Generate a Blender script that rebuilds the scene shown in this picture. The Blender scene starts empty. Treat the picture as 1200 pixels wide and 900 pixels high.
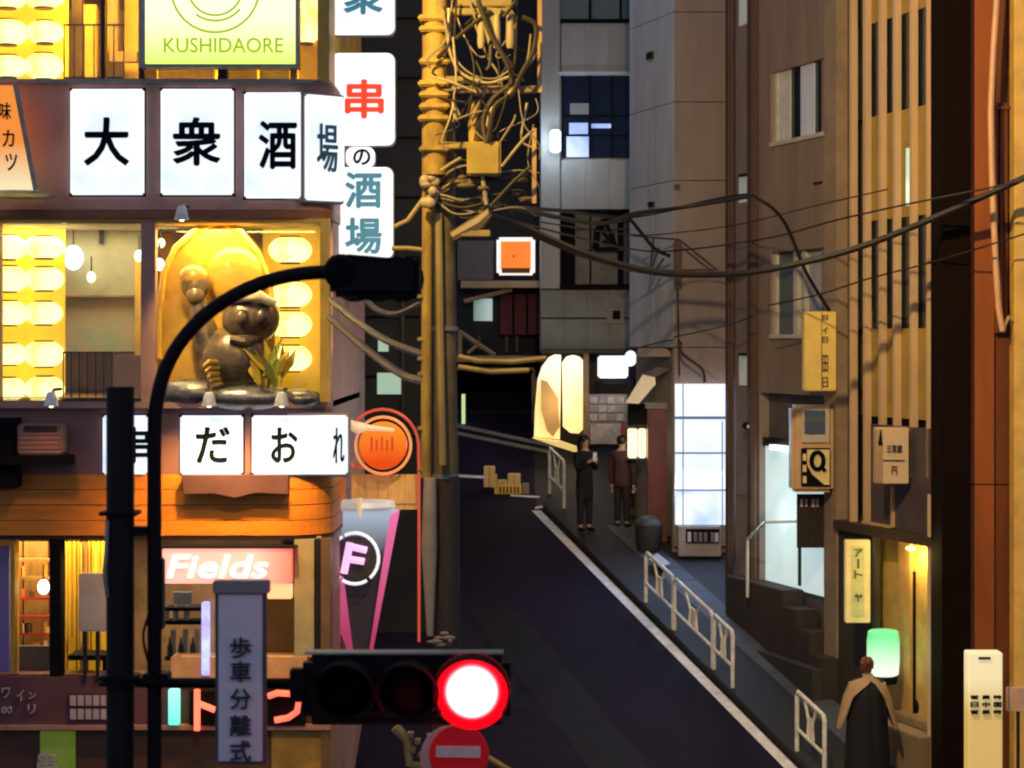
import bpy, bmesh, math, random
from mathutils import Matrix, Vector
random.seed(7)
S = bpy.context.scene
COL = S.collection

# ------------------------------------------------------------------ camera, world, light
FPX, CX, HY, CZ = 2600.0, 600.0, 400.0, 6.05          # focal length in photo pixels, eye level row, eye height
cam_d = bpy.data.cameras.new('camera'); cam = bpy.data.objects.new('camera', cam_d); COL.objects.link(cam)
cam.location = (0, 0, CZ); cam.rotation_euler = (math.radians(90), 0, 0)
cam_d.sensor_width = 36; cam_d.lens = FPX/1200*36; cam_d.shift_y = (HY-450)/1200
cam_d.clip_start = .1; cam_d.clip_end = 600
cam_d.dof.use_dof = True; cam_d.dof.focus_distance = 29; cam_d.dof.aperture_fstop = 4.0
S.camera = cam
S.view_settings.view_transform = 'Standard'; S.view_settings.look = 'None'
S.view_settings.exposure = 0; S.view_settings.gamma = 1
S.cycles.use_denoising = True
S.cycles.filter_width = 2.2
S.cycles.max_bounces = 6; S.cycles.transparent_max_bounces = 12
S.cycles.sample_clamp_indirect = 6
W = bpy.data.worlds.new('World'); S.world = W; W.use_nodes = True
nt = W.node_tree; nt.nodes.clear()
wo = nt.nodes.new('ShaderNodeOutputWorld'); b1 = nt.nodes.new('ShaderNodeBackground'); b2 = nt.nodes.new('ShaderNodeBackground')
ad = nt.nodes.new('ShaderNodeAddShader'); sk = nt.nodes.new('ShaderNodeTexSky'); sk.sky_type = 'NISHITA'; sk.sun_disc = False
sk.sun_elevation = math.radians(-2); sk.sun_rotation = math.radians(150)
nt.links.new(sk.outputs[0], b1.inputs[0]); b1.inputs[1].default_value = .05
b2.inputs[0].default_value = (.60, .66, .92, 1); b2.inputs[1].default_value = .37      # city night glow
nt.links.new(b1.outputs[0], ad.inputs[0]); nt.links.new(b2.outputs[0], ad.inputs[1]); nt.links.new(ad.outputs[0], wo.inputs[0])
md = bpy.data.lights.new('moonlight', 'SUN'); md.energy = .06; md.angle = math.radians(12); md.color = (.75, .82, 1)
mo = bpy.data.objects.new('moonlight', md); COL.objects.link(mo); mo.rotation_euler = (math.radians(38), math.radians(-22), 0)

# ------------------------------------------------------------------ helpers
def lin(c): 
    return tuple(((v/255)/12.92 if v/255 <= .04045 else ((v/255+.055)/1.055)**2.4) for v in c)
def X(px, d): return (px-CX)/FPX*d
def Z(py, d): return CZ-(py-HY)/FPX*d
def gz(d):                                                # height of the street surface
    if d < 26.93: return 0.0
    return (d-26.93)*.2247

MATS = {}
def mat(name, col, rough=.7, metal=0., var=.25, scale=3., bump=.15, bscale=60., stretch=(1,1,1), spec=.5, emit=None, es=0., col2=None, coat=0., trans=0.):
    """principled material: base colour broken up by two octaves of noise, fine bump"""
    if name in MATS: return MATS[name]
    m = bpy.data.materials.new(name); m.use_nodes = True; n = m.node_tree.nodes; l = m.node_tree.links
    p = n['Principled BSDF']; tc = n.new('ShaderNodeTexCoord'); mp = n.new('ShaderNodeMapping'); mp.inputs['Scale'].default_value = stretch
    l.new(tc.outputs['Object'], mp.inputs[0])
    no = n.new('ShaderNodeTexNoise'); no.inputs['Scale'].default_value = scale; no.inputs['Detail'].default_value = 7; no.inputs['Roughness'].default_value = .65
    l.new(mp.outputs[0], no.inputs['Vector'])
    cr = n.new('ShaderNodeValToRGB'); cr.color_ramp.elements[0].position = .32; cr.color_ramp.elements[1].position = .7
    c2 = col2 if col2 else tuple(max(0, v*(1-var)) for v in col)
    c1 = tuple(min(1, v*(1+var*.5)) for v in col) if not col2 else col
    cr.color_ramp.elements[0].color = (*c2, 1); cr.color_ramp.elements[1].color = (*c1, 1)
    l.new(no.outputs[0], cr.inputs[0]); l.new(cr.outputs[0], p.inputs['Base Color'])
    p.inputs['Metallic'].default_value = metal; p.inputs['Specular IOR Level'].default_value = spec
    p.inputs['Coat Weight'].default_value = coat; p.inputs['Transmission Weight'].default_value = trans
    mr = n.new('ShaderNodeMapRange'); mr.inputs[3].default_value = max(.03, rough-.12); mr.inputs[4].default_value = min(1, rough+.12)
    l.new(no.outputs[0], mr.inputs[0]); l.new(mr.outputs[0], p.inputs['Roughness'])
    if bump:
        nb = n.new('ShaderNodeTexNoise'); nb.inputs['Scale'].default_value = bscale; nb.inputs['Detail'].default_value = 4
        l.new(mp.outputs[0], nb.inputs['Vector']); bp = n.new('ShaderNodeBump'); bp.inputs['Strength'].default_value = bump; bp.inputs['Distance'].default_value = .02
        l.new(nb.outputs[0], bp.inputs['Height']); l.new(bp.outputs[0], p.inputs['Normal'])
    if emit:
        p.inputs['Emission Color'].default_value = (*emit, 1); p.inputs['Emission Strength'].default_value = es
    MATS[name] = m; return m

def glow(name, col, st, col2=None, scale=1.5, base=None, axis=None, lo=0, hi=1):
    """lit sign face / lamp: emission with uneven tubes behind it; axis gives a printed colour blend along Z between lo and hi"""
    if name in MATS: return MATS[name]
    m = bpy.data.materials.new(name); m.use_nodes = True; n = m.node_tree.nodes; l = m.node_tree.links
    p = n['Principled BSDF']; p.inputs['Base Color'].default_value = (*(base or tuple(v*.6 for v in col)), 1); p.inputs['Roughness'].default_value = .35
    tc = n.new('ShaderNodeTexCoord'); cr = n.new('ShaderNodeValToRGB'); cr.color_ramp.elements[0].color = (*(col2 or col), 1); cr.color_ramp.elements[1].color = (*col, 1)
    if axis:
        g = n.new('ShaderNodeNewGeometry'); sx = n.new('ShaderNodeSeparateXYZ'); mr = n.new('ShaderNodeMapRange')
        l.new(g.outputs['Position'], sx.inputs[0]); l.new(sx.outputs['XYZ'.index(axis)], mr.inputs[0])
        mr.inputs[1].default_value = lo; mr.inputs[2].default_value = hi; l.new(mr.outputs[0], cr.inputs[0])
    else:
        no = n.new('ShaderNodeTexNoise'); no.inputs['Scale'].default_value = scale; no.inputs['Detail'].default_value = 2
        cr.color_ramp.elements[0].position = .35; cr.color_ramp.elements[1].position = .6
        l.new(tc.outputs['Object'], no.inputs['Vector']); l.new(no.outputs[0], cr.inputs[0])
    l.new(cr.outputs[0], p.inputs['Emission Color']); p.inputs['Emission Strength'].default_value = st
    MATS[name] = m; return m

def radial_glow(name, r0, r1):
    """lamp lens: overexposed white core and red halo falloff painted into its emission (distance from the lens centre)"""
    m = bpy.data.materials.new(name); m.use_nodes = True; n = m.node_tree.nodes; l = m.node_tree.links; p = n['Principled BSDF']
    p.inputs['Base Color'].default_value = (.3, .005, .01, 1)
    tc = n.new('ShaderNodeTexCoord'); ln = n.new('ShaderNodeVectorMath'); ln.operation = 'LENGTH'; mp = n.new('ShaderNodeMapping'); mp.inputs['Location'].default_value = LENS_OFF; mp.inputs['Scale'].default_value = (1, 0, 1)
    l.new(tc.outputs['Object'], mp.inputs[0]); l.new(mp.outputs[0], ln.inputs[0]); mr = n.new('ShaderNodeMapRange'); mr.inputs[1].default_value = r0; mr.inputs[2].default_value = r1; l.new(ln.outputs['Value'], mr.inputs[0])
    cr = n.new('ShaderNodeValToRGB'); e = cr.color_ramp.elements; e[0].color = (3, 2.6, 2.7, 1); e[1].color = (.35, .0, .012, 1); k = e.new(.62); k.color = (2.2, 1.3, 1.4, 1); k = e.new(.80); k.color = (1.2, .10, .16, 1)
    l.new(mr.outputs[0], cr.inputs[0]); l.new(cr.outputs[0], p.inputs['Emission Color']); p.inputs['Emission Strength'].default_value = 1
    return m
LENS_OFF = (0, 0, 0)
def glass(name, col=(.8,.85,.9), rough=.04, mixf=.8):
    if name in MATS: return MATS[name]
    m = bpy.data.materials.new(name); m.use_nodes = True; n = m.node_tree.nodes; l = m.node_tree.links; n.clear()
    o = n.new('ShaderNodeOutputMaterial'); t = n.new('ShaderNodeBsdfTransparent'); t.inputs[0].default_value = (*col, 1)
    g = n.new('ShaderNodeBsdfGlossy'); g.inputs['Roughness'].default_value = rough; fr = n.new('ShaderNodeFresnel'); fr.inputs[0].default_value = 1.5
    mx = n.new('ShaderNodeMixShader'); l.new(fr.outputs[0], mx.inputs[0]); l.new(t.outputs[0], mx.inputs[1]); l.new(g.outputs[0], mx.inputs[2]); l.new(mx.outputs[0], o.inputs[0])
    MATS[name] = m; return m

class MB:
    def __init__(s): s.v = []; s.f = []; s.smooth = False
    def add(s, vs, fs):
        k = len(s.v); s.v += [Vector(v) for v in vs]; s.f += [[i+k for i in f] for f in fs]; return s
    def box(s, x0, x1, y0, y1, z0, z1, M=None):
        if x0 > x1: x0, x1 = x1, x0
        if y0 > y1: y0, y1 = y1, y0
        if z0 > z1: z0, z1 = z1, z0
        vs = [Vector((x, y, z)) for z in (z0, z1) for y in (y0, y1) for x in (x0, x1)]
        if M: vs = [M @ v for v in vs]
        return s.add(vs, [(0,2,3,1),(4,5,7,6),(0,1,5,4),(2,6,7,3),(0,4,6,2),(1,3,7,5)])
    def prism(s, poly, y0, y1, M=None):                     # poly of (x, z), extruded from y0 to y1
        n = len(poly); vs = [Vector((x, y0, z)) for x, z in poly]+[Vector((x, y1, z)) for x, z in poly]
        if M: vs = [M @ v for v in vs]
        return s.add(vs, [list(range(n)), list(range(2*n-1, n-1, -1))]+[[i, i+n, (i+1)%n+n, (i+1)%n] for i in range(n)])
    def tube(s, pts, r, seg=8, cap=True):
        pts = [Vector(p) for p in pts]; n = len(pts); rs = r if isinstance(r, (list, tuple)) else [r]*n
        vs = []; prev = None
        for i, p in enumerate(pts):
            t = (pts[min(i+1, n-1)]-pts[max(i-1, 0)]).normalized()
            if prev is None:
                a = t.cross(Vector((0, 0, 1)));
                if a.length < 1e-3: a = t.cross(Vector((1, 0, 0)))
            else: a = prev-t*prev.dot(t)
            a.normalize(); prev = a; b = t.cross(a)
            for k in range(seg):
                q = 2*math.pi*k/seg; vs.append(p+(a*math.cos(q)+b*math.sin(q))*rs[i])
        fs = [[i*seg+k, i*seg+(k+1)%seg, (i+1)*seg+(k+1)%seg, (i+1)*seg+k] for i in range(n-1) for k in range(seg)]
        if cap: fs += [list(range(seg-1, -1, -1)), list(range((n-1)*seg, n*seg))]
        s.smooth = True; return s.add(vs, fs)
    def lathe(s, prof, c, seg=20, axis='Z', M=None, fold=0):        # prof of (radius, height)
        vs = []
        for r, h in prof:
            for k in range(seg):
                q = 2*math.pi*k/seg; g_ = 1+fold*(math.sin(q*7+h*2)+.6*math.sin(q*11+1.3)); a, b = r*g_*math.cos(q), r*g_*math.sin(q)
                v = Vector((a, b, h)) if axis == 'Z' else Vector((a, h, b)) if axis == 'Y' else Vector((h, a, b))
                if M: v = M @ v
                vs.append(Vector(c)+v)
        n = len(prof); fs = [[i*seg+k, i*seg+(k+1)%seg, (i+1)*seg+(k+1)%seg, (i+1)*seg+k] for i in range(n-1) for k in range(seg)]
        fs += [list(range(seg-1, -1, -1)), list(range((n-1)*seg, n*seg))]
        s.smooth = True; return s.add(vs, fs)
    def ball(s, c, r, seg=16, rings=10):
        r = (r, r, r) if not isinstance(r, (tuple, list)) else r; vs = []
        for i in range(rings+1):
            th = math.pi*i/rings
            for k in range(seg):
                q = 2*math.pi*k/seg; vs.append((c[0]+r[0]*math.sin(th)*math.cos(q), c[1]+r[1]*math.sin(th)*math.sin(q), c[2]-r[2]*math.cos(th)))
        s.smooth = True
        return s.add(vs, [[i*seg+k, i*seg+(k+1)%seg, (i+1)*seg+(k+1)%seg, (i+1)*seg+k] for i in range(rings) for k in range(seg)])
    def build(s, name, m, parent=None, label=None, cat=None, group=None, kind=None, bev=0):
        if parent is not None:
            o0 = origin_of(parent)
        else:
            if kind == 'structure': o0 = Vector((0, 0, 0))
            else:
                xs = [v.x for v in s.v]; ys = [v.y for v in s.v]; zs = [v.z for v in s.v]
                o0 = Vector(((min(xs)+max(xs))/2, (min(ys)+max(ys))/2, min(zs)))
        me = bpy.data.meshes.new(name); me.from_pydata([v-o0 for v in s.v], [], s.f); me.update()
        bm = bmesh.new(); bm.from_mesh(me)
        bmesh.ops.remove_doubles(bm, verts=bm.verts, dist=1e-6)
        bmesh.ops.recalc_face_normals(bm, faces=bm.faces)
        if bev:
            bmesh.ops.bevel(bm, geom=[e for e in bm.edges if len(e.link_faces) == 2 and e.calc_face_angle(0) > .5], offset=bev, segments=2, affect='EDGES', clamp_overlap=True)
        bm.to_mesh(me); bm.free()
        if s.smooth:
            for p in me.polygons: p.use_smooth = True
            try: me.set_sharp_from_angle(angle=math.radians(40))
            except Exception: pass
        me.materials.append(m)
        o = bpy.data.objects.new(name, me); COL.objects.link(o)
        if parent is None: o.location = o0
        else: o.parent = parent
        tag(o, label, cat, group, kind); return o
def origin_of(o):
    v = Vector((0, 0, 0))
    while o is not None: v += o.location; o = o.parent
    return v
def tag(o, label=None, cat=None, group=None, kind=None):
    if label: o['label'] = label
    if cat: o['category'] = cat
    if group: o['group'] = group
    if kind: o['kind'] = kind
    return o
def thing(name, label, cat, loc, group=None, kind=None):
    o = bpy.data.objects.new(name, None); COL.objects.link(o); o.location = loc; o.empty_display_size = .2
    return tag(o, label, cat, group, kind)
def copy_tree(o, parent=None, dloc=None, label=None):
    c = o.copy(); COL.objects.link(c); c.parent = parent
    if dloc is not None: c.location = o.location+Vector(dloc)
    if label: c['label'] = label
    for ch in o.children: copy_tree(ch, c)
    return c
def fb(px0, px1, py0, py1, d0, d1, mb=None):                # upright box facing the camera side, its face at depth d0
    return (mb or MB()).box(X(px0, d0), X(px1, d0), d0, d1, Z(py1, d0), Z(py0, d0))
def P(px, py, d): return Vector((X(px, d), d, Z(py, d)))

_txt = {}
def text_mesh(s, bold, shear=0, ext=0.012):
    bold = 0; k = (s, bold, shear, ext)
    if k in _txt: return _txt[k]
    c = bpy.data.curves.new('t', 'FONT'); c.body = s; c.size = 1; c.align_x = 'CENTER'; c.align_y = 'CENTER'; c.extrude = ext; c.shear = shear; c.resolution_u = 3
    o = bpy.data.objects.new('t', c); COL.objects.link(o); dg = bpy.context.evaluated_depsgraph_get(); dg.update()
    me = bpy.data.meshes.new_from_object(o.evaluated_get(dg)); bpy.data.objects.remove(o)
    vs = [v.co.copy() for v in me.vertices]; fs = [list(p.vertices) for p in me.polygons]
    if vs:
        x0, x1 = min(v.x for v in vs), max(v.x for v in vs); y0, y1 = min(v.y for v in vs), max(v.y for v in vs)
        vs = [Vector((v.x-(x0+x1)/2, v.y-(y0+y1)/2, v.z)) for v in vs]
    else: x0 = y0 = 0; x1 = y1 = 1
    _txt[k] = (vs, fs, x1-x0, y1-y0); return _txt[k]
def text(s, m, parent, c, w, h, R=None, bold=.02, shear=0, name='lettering', ext=.012):
    """one line of lettering fitted into w x h metres, centred on c, facing -Y (or turned by R)"""
    vs, fs, tw, th = text_mesh(s, bold, shear, ext)
    mb = MB(); b = bold*min(max(w, h), 2*min(w, h))*.8
    for k, (dx, dz) in enumerate([(0, 0)]+([(-b, 0), (b, 0), (0, b), (0, -b), (b*.7, b*.7), (-b*.7, b*.7)] if b > 0 else [])):
        out = []
        for v in vs:
            q = Vector((v.x*(w-2*b)/tw+dx, -v.z-k*.0004, v.y*(h-2*b)/th+dz))
            if R: q = R @ q
            out.append(Vector(c)+q)
        mb.add(out, fs)
    return mb.build(name, m, parent)
def spl(pts, n=8):
    out = []
    for i in range(len(pts)-1):
        p0, p1, p2, p3 = pts[max(i-1, 0)], pts[i], pts[i+1], pts[min(i+2, len(pts)-1)]
        for k in range(n):
            u = k/n; out.append(.5*((2*p1)+(p2-p0)*u+(2*p0-5*p1+4*p2-p3)*u*u+(3*p1-p0-3*p2+p3)*u**3))
    return out+[pts[-1]]
def lamp(kind, loc, energy, col, size=.3, rot=None, spot=None, parent=None, sizey=None):
    d = bpy.data.lights.new('light', kind); d.energy = energy; d.color = col
    if kind == 'AREA':
        d.size = size
        if sizey: d.shape = 'RECTANGLE'; d.size_y = sizey
    elif kind in ('POINT', 'SPOT'): d.shadow_soft_size = size
    if kind == 'SPOT': d.spot_size = spot or 1.5; d.spot_blend = .8
    o = bpy.data.objects.new('light', d); COL.objects.link(o)
    if parent: o.parent = parent; loc = Vector(loc)-origin_of(parent)
    o.location = loc
    if rot: o.rotation_euler = rot
    return o
def aim(o, target, world_loc):
    o.rotation_euler = (Vector(target)-Vector(world_loc)).to_track_quat('-Z', 'Y').to_euler(); return o

# facade line on the right of the street: px -> distance, local frame
T = Vector((.2838, -.9589, 0)); N = Vector((.9589, .2838, 0)); O = Vector((4.594, 31.1, 0))
FR = Matrix(((T.x, N.x, 0, O.x), (T.y, N.y, 0, O.y), (0, 0, 1, 0), (0, 0, 0, 1)))
def D(px, off=0): 
    return (13.8+off*1.043)*FPX/(px-CX+.296*FPX)            # depth of facade line (pushed into the building by off) at column px
def L(px, off=0):
    d = D(px, off); x = X(px, d); return (Vector((x, d, 0))-O).dot(T)
def sb(pxl, pxr, pyt, pyb, o0, o1, mb=None, ref=None):      # box on the right-hand facade; heights read at its near (right) edge
    ff = min(o0, o1); d = D(ref if ref is not None else pxr, ff)
    return (mb or MB()).box(L(pxl, ff), L(pxr, ff), o0, o1, Z(pyb, d), Z(pyt, d), FR)

# ------------------------------------------------------------------ materials
ink = mat('sign_ink', (.003, .011, .018), .9, var=.2, bump=0, spec=.05)
ink_red = mat('red_print', (.5, .02, .008), .5, bump=0, emit=(1, .08, .03), es=.75)
ink_dim = mat('grey_print', (.035, .035, .05), .6, bump=0)
black_metal = mat('black_paint', (.004, .0035, .006), .6, var=.3, bump=.08, spec=.18)
dark_metal = mat('dark_metal', (.02, .018, .02), .45, metal=.3, bump=.05)
steel = mat('galvanised_steel', (.32, .32, .31), .45, metal=.6, var=.35, scale=8)
white_paint = mat('white_rail_paint', (.85, .83, .80), .45, var=.35, scale=9, bump=.1)
asphalt = mat('asphalt', (.015, .009, .031), .75, var=.45, scale=.8, bump=.5, bscale=180, spec=.12)
concrete = mat('pavement_concrete', (.075, .09, .12), .75, var=.3, scale=2.5, bump=.3, bscale=90)
dark_pave = mat('dark_pavement', (.018, .018, .024), .75, var=.35, scale=2, bump=.4, bscale=120)
paint_line = mat('road_paint', (.88, .86, .90), .6, var=.3, scale=5, bump=.2)
band_brown = mat('brown_cladding', (.48, .27, .22), .55, var=.3, scale=1.6, bump=.08)
band_mauve = mat('mauve_cladding', (.26, .13, .12), .5, var=.25, scale=1.4, bump=.05)
orange_board = mat('orange_board', (.74, .25, .018), .5, var=.25, scale=2, stretch=(1, 1, 6), bump=.1)
brown_board = mat('brown_board', (.20, .085, .045), .55, var=.25, scale=2, stretch=(1, 1, 6), bump=.1)
white_sign = glow('white_sign_face', (.95, .98, 1.0), 1.06, col2=(.72, .81, .97), scale=1.8)
white_sign_b = glow('bluish_sign_face', (.86, .91, 1.0), 1.02, col2=(.64, .74, 1.0), scale=2.0)
yellow_glow = glow('yellow_lantern_paper', (1.0, .84, .30), 2.8, col2=(1.0, .66, .08), scale=5)
amber_wall = mat('amber_wall', (.75, .42, .05), .6, var=.35, scale=1.8)
beige_wall = mat('beige_wall', (.55, .48, .32), .7, var=.2, scale=1.2)
wood_warm = mat('warm_wood', (.34, .17, .05), .5, var=.45, scale=2.5, stretch=(4, 1, 1))
plaster_grey = mat('grey_tile_wall', (.44, .46, .46), .6, var=.28, scale=.8, bump=.12, bscale=40, stretch=(1.6, 1.6, .35))
plaster_pale = mat('pale_wall', (.76, .83, .92), .6, var=.28, scale=.7, bump=.12, stretch=(1.6, 1.6, .35))
panel_brown = mat('brown_stone_panel', (.33, .265, .235), .65, var=.30, scale=.9, bump=.15, stretch=(1.6, 1.6, .35))
board_brown = mat('ribbed_brown_panel', (.30, .225, .17), .6, var=.28, scale=.8, bump=.1, stretch=(1.6, 1.6, .35))
recess_grey = mat('taupe_wall', (.27, .22, .20), .7, var=.2, scale=.9)
fin_paint = mat('cream_fin', (.70, .50, .30), .5, var=.2, scale=1.2, stretch=(1, 1, .3), bump=.06)
spandrel = mat('ochre_spandrel', (.42, .28, .06), .55, var=.2)
slate = mat('slate_wall', (.022, .026, .036), .7, var=.3, scale=1, spec=.2)
near_black = mat('dark_recess', (.008, .007, .009), .9, var=.3, spec=.1)
rust_board = mat('rust_board', (.31, .080, .006), .55, var=.25, scale=1.1, stretch=(3, 1, .4), bump=.12)
rust_dark = mat('dark_rust_board', (.15, .038, .005), .6, var=.3, scale=1.1, stretch=(3, 1, .4))
winglass = mat('dark_window_glass', (.02, .028, .04), .08, var=.5, bump=0, spec=.8)
winframe = mat('pale_window_frame', (.62, .6, .52), .5)
curtain = mat('grey_curtain', (.42, .44, .48), .85, var=.3, scale=2, stretch=(6, 6, .2))
stone_step = mat('brown_step_stone', (.045, .034, .030), .75, var=.3, scale=2.2, bump=.35)
cable = mat('black_cable', (.012, .009, .009), .6, bump=0)
clear = glass('window_glass')

# ------------------------------------------------------------------ ground
def edge_x(d): return 11.948-.2865*d if d < 40.2 else .43                # right edge of the carriageway
rows = [-30, 0, 15, 26.93, 30, 33, 36, 38.5, 40.2, 43, 47, 55, 80]
def gz2(d): return gz(d) if d < 47 else gz(47)+(d-47)*.05
mb = MB()
vs = []; fs = []
for i, d in enumerate(rows):
    vs += [(-60, d, gz2(d)-.02), (60, d, gz2(d)-.02)]
    if i: fs.append((2*i-2, 2*i-1, 2*i+1, 2*i))
mb.add(vs, fs); mb.build('ground', dark_pave, kind='structure')
def strip(xa, xb, d0, d1, lift, n=24, thick=None):          # strip between two edge functions laid on the slope
    vs = []; fs = []
    for i in range(n+1):
        d = d0+(d1-d0)*i/n; vs += [(xa(d), d, gz2(d)+lift), (xb(d), d, gz2(d)+lift)]
        if i: fs.append((2*i-2, 2*i-1, 2*i+1, 2*i))
    if thick:
        k = len(vs); vs += [(x, y, z-thick) for x, y, z in vs]
        m = 2*(n+1)
        for i in range(n):
            fs += [(2*i, 2*i+2, 2*i+2+m, 2*i+m), (2*i+1, 2*i+1+m, 2*i+3+m, 2*i+3)]
        fs += [(0, m, m+1, 1), (2*n, 2*n+1, 2*n+1+m, 2*n+m)]
    return MB().add(vs, fs)
strip(lambda d: -9, lambda d: edge_x(d)-.0 if d > 27 else 9, -6, 47, .0, 53).build('road', asphalt, kind='structure')
strip(lambda d: edge_x(d)-.08, lambda d: edge_x(d)+.09, 27.2, 40.2, .006, 40).build('road_edge_line', paint_line, kind='structure')
strip(lambda d: edge_x(d)+.14, lambda d: edge_x(d)+.28, 27.2, 40.6, .11, 40, .14).build('kerb', dark_pave, kind='structure')
strip(lambda d: edge_x(d)+.28, lambda d: 14.2-.296*d+1.6, 27.2, 44, .105, 40, .12).build('pavement', dark_pave, kind='structure')
# stone slabs over the gutter next to the buildings (each slab its own piece)
gut = thing('gutter_slabs', None, None, (3.2, 34, gz(34)), kind='structure')
d = 29.2; i = 0
while d < 38.6:
    e = d+.56
    strip(lambda q: 13.8-.296*q-.62, lambda q: 13.8-.296*q-.12, d, e, .112+random.uniform(0, .006), 1, .05).build('slab', concrete, gut)
    d += .575
# paint at the end of the road and the kerbs of the cross street rising to the left
mb = MB()
for a, b, w in (((536, 559), (571, 561), .09), ((598, 582), (632, 584), .06), ((627, 597), (652, 592), .07)):
    pts = []
    for px, py in (a, b):
        d = 12.12/((py-HY)/FPX+.2247); pts.append(Vector((X(px, d), d, gz(d)+.007)))
    t = (pts[1]-pts[0]).normalized(); nn = Vector((0, 1, .2247))*w
    mb.add([pts[0]-nn, pts[1]-nn, pts[1]+nn, pts[0]+nn], [(0, 1, 2, 3)])
mb.build('road_paint', paint_line, kind='structure')
patch_m = mat('asphalt_patch', (.010, .007, .014), .7, var=.4, scale=2, bump=.5, bscale=160, spec=.2)
def road_quad(x0, x1, d0, d1, lift, nm, m_):
    MB().add([(x0, d0, gz(d0)+lift), (x1, d0, gz(d0)+lift), (x1-.2865*(d1-d0), d1, gz(d1)+lift), (x0-.2865*(d1-d0), d1, gz(d1)+lift)], [(0, 1, 2, 3)]).build(nm, m_, kind='structure')
road_quad(1.3, 2.1, 28, 35, .004, 'road_patch', patch_m); road_quad(-.6, .3, 31, 34.5, .004, 'road_patch', patch_m)
kerb_far = mat('worn_kerb', (.22, .19, .17), .7)
mb = MB()
for a, b in (((520, 499), (668, 531)), ((524, 509), (655, 536))):
    pts = [Vector((X(px, q), q, gz(q)+.03)) for px, py in (a, b) for q in [12.12/((py-HY)/FPX+.2247)]]
    mb.tube(pts, .055, 4)
mb.build('far_kerb', kerb_far, kind='structure')

# ------------------------------------------------------------------ left: izakaya building
LD = 25.0
lb = thing('izakaya_building', 'curved corner restaurant building with yellow lit windows and brown sign bands, left', 'building', (-5, 26, 0))
def lbx(px0, px1, py0, py1, d0, d1, name, m, bev=0, lab=None): return fb(px0, px1, py0, py1, d0, d1).build(name, m, lb, lab, bev=bev)
def band(name, py0, py1, dout, m, x1=388, rad=.55, thick=.4, x0=-260):
    """spandrel band with a rounded right corner"""
    z0, z1 = Z(py1, LD), Z(py0, LD); xr = X(x1, LD); y = LD-dout
    pts = [(X(x0, LD), y)]+[(xr-rad+rad*math.sin(a), y+rad-rad*math.cos(a)) for a in [math.pi/2*k/8 for k in range(9)]]+[(xr, 30), (X(x0, LD), 30)]
    n = len(pts); vs = [(a, b, z0) for a, b in pts]+[(a, b, z1) for a, b in pts]
    mb = MB().add(vs, [list(range(n-1, -1, -1)), list(range(n, 2*n))]+[[i, (i+1)%n, (i+1)%n+n, i+n] for i in range(n)])
    return mb.build(name, m, lb)
band('spandrel', 97, 246, .0, band_brown, rad=.5)
band('cornice', 93, 97.5, .05, steel, rad=.5)
band('ledge', 246, 256, .08, mat('rust_ledge', (.30, .11, .05), .5), rad=.5)
band('spandrel', 478, 556, .0, band_mauve, rad=.5)
band('ledge', 471, 478, .10, band_brown, x1=386)
# boards of the lower band: single planks, brown to the left, orange on the right
for k in range(4):
    y0 = 556+k*18; band('siding_board', y0, y0+17.2, .012*(k % 2)+.01, orange_board, rad=.55)
band('soffit_edge', 628.5, 632, .05, dark_metal, rad=.55)
# core, floors and rear walls of the rooms behind the windows
lbx(-260, 380, 256, 262, 25.06, 29.8, 'ceiling', beige_wall)
lbx(-260, 383, 466, 472, 25.06, 29.8, 'floor_slab', wood_warm)
lbx(-260, 330, 256, 478, 29.6, 30, 'room_wall', amber_wall)
lbx(-260, 330, -60, 97, 29.6, 30, 'room_wall', amber_wall)
lbx(-260, 380, -64, -58, 25.06, 29.9, 'ceiling', amber_wall)
fb(95, 330, 632, 860, 27.6, 27.9).build('room_wall', mat('shop_back_wall', (.42, .25, .12), .7, var=.5, scale=2), lb)
fb(-260, 95, 632, 860, 27.6, 27.9).build('room_wall', amber_wall, lb)
fb(-260, 376, 628.6, 631, 25.1, 27.6).build('ceiling', beige_wall, lb)
# side wall towards the street (runs back behind the corner)
MB().box(X(372, LD), X(386, LD), 25.5, 31, 0, Z(256, LD)).build('side_wall', band_brown, lb)
MB().box(X(372, LD), X(381, LD), 25.35, 31, Z(246, LD), 13).build('side_wall', amber_wall, lb)
# mullions and window frames
gold = mat('brass_frame', (.55, .36, .07), .4, metal=.4)
for a, b, y0, y1, m_ in ((165, 182, 256, 471, band_brown), (375, 386, 256, 471, gold), (-6, 0, 256, 471, band_brown), (163, 169, 0, 93, dark_metal), (118, 123, -40, 93, dark_metal), (340, 347, 75, 93, gold), (372, 386, -40, 93, gold), (255, 266, 76, 93, dark_metal)):
    lbx(a, b, y0, y1, 24.97, 25.12, 'mullion', m_)
lbx(0, 165, 256, 260, 24.98, 25.1, 'window_frame', gold); lbx(182, 375, 256, 261, 24.98, 25.1, 'window_frame', gold)
lbx(0, 165, 257, 470, 25.05, 25.06, 'window_pane', clear); lbx(182, 375, 257, 470, 25.64, 25.65, 'window_pane', clear)
lbx(-200, 372, -40, 93, 25.05, 25.06, 'window_pane', clear)
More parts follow.
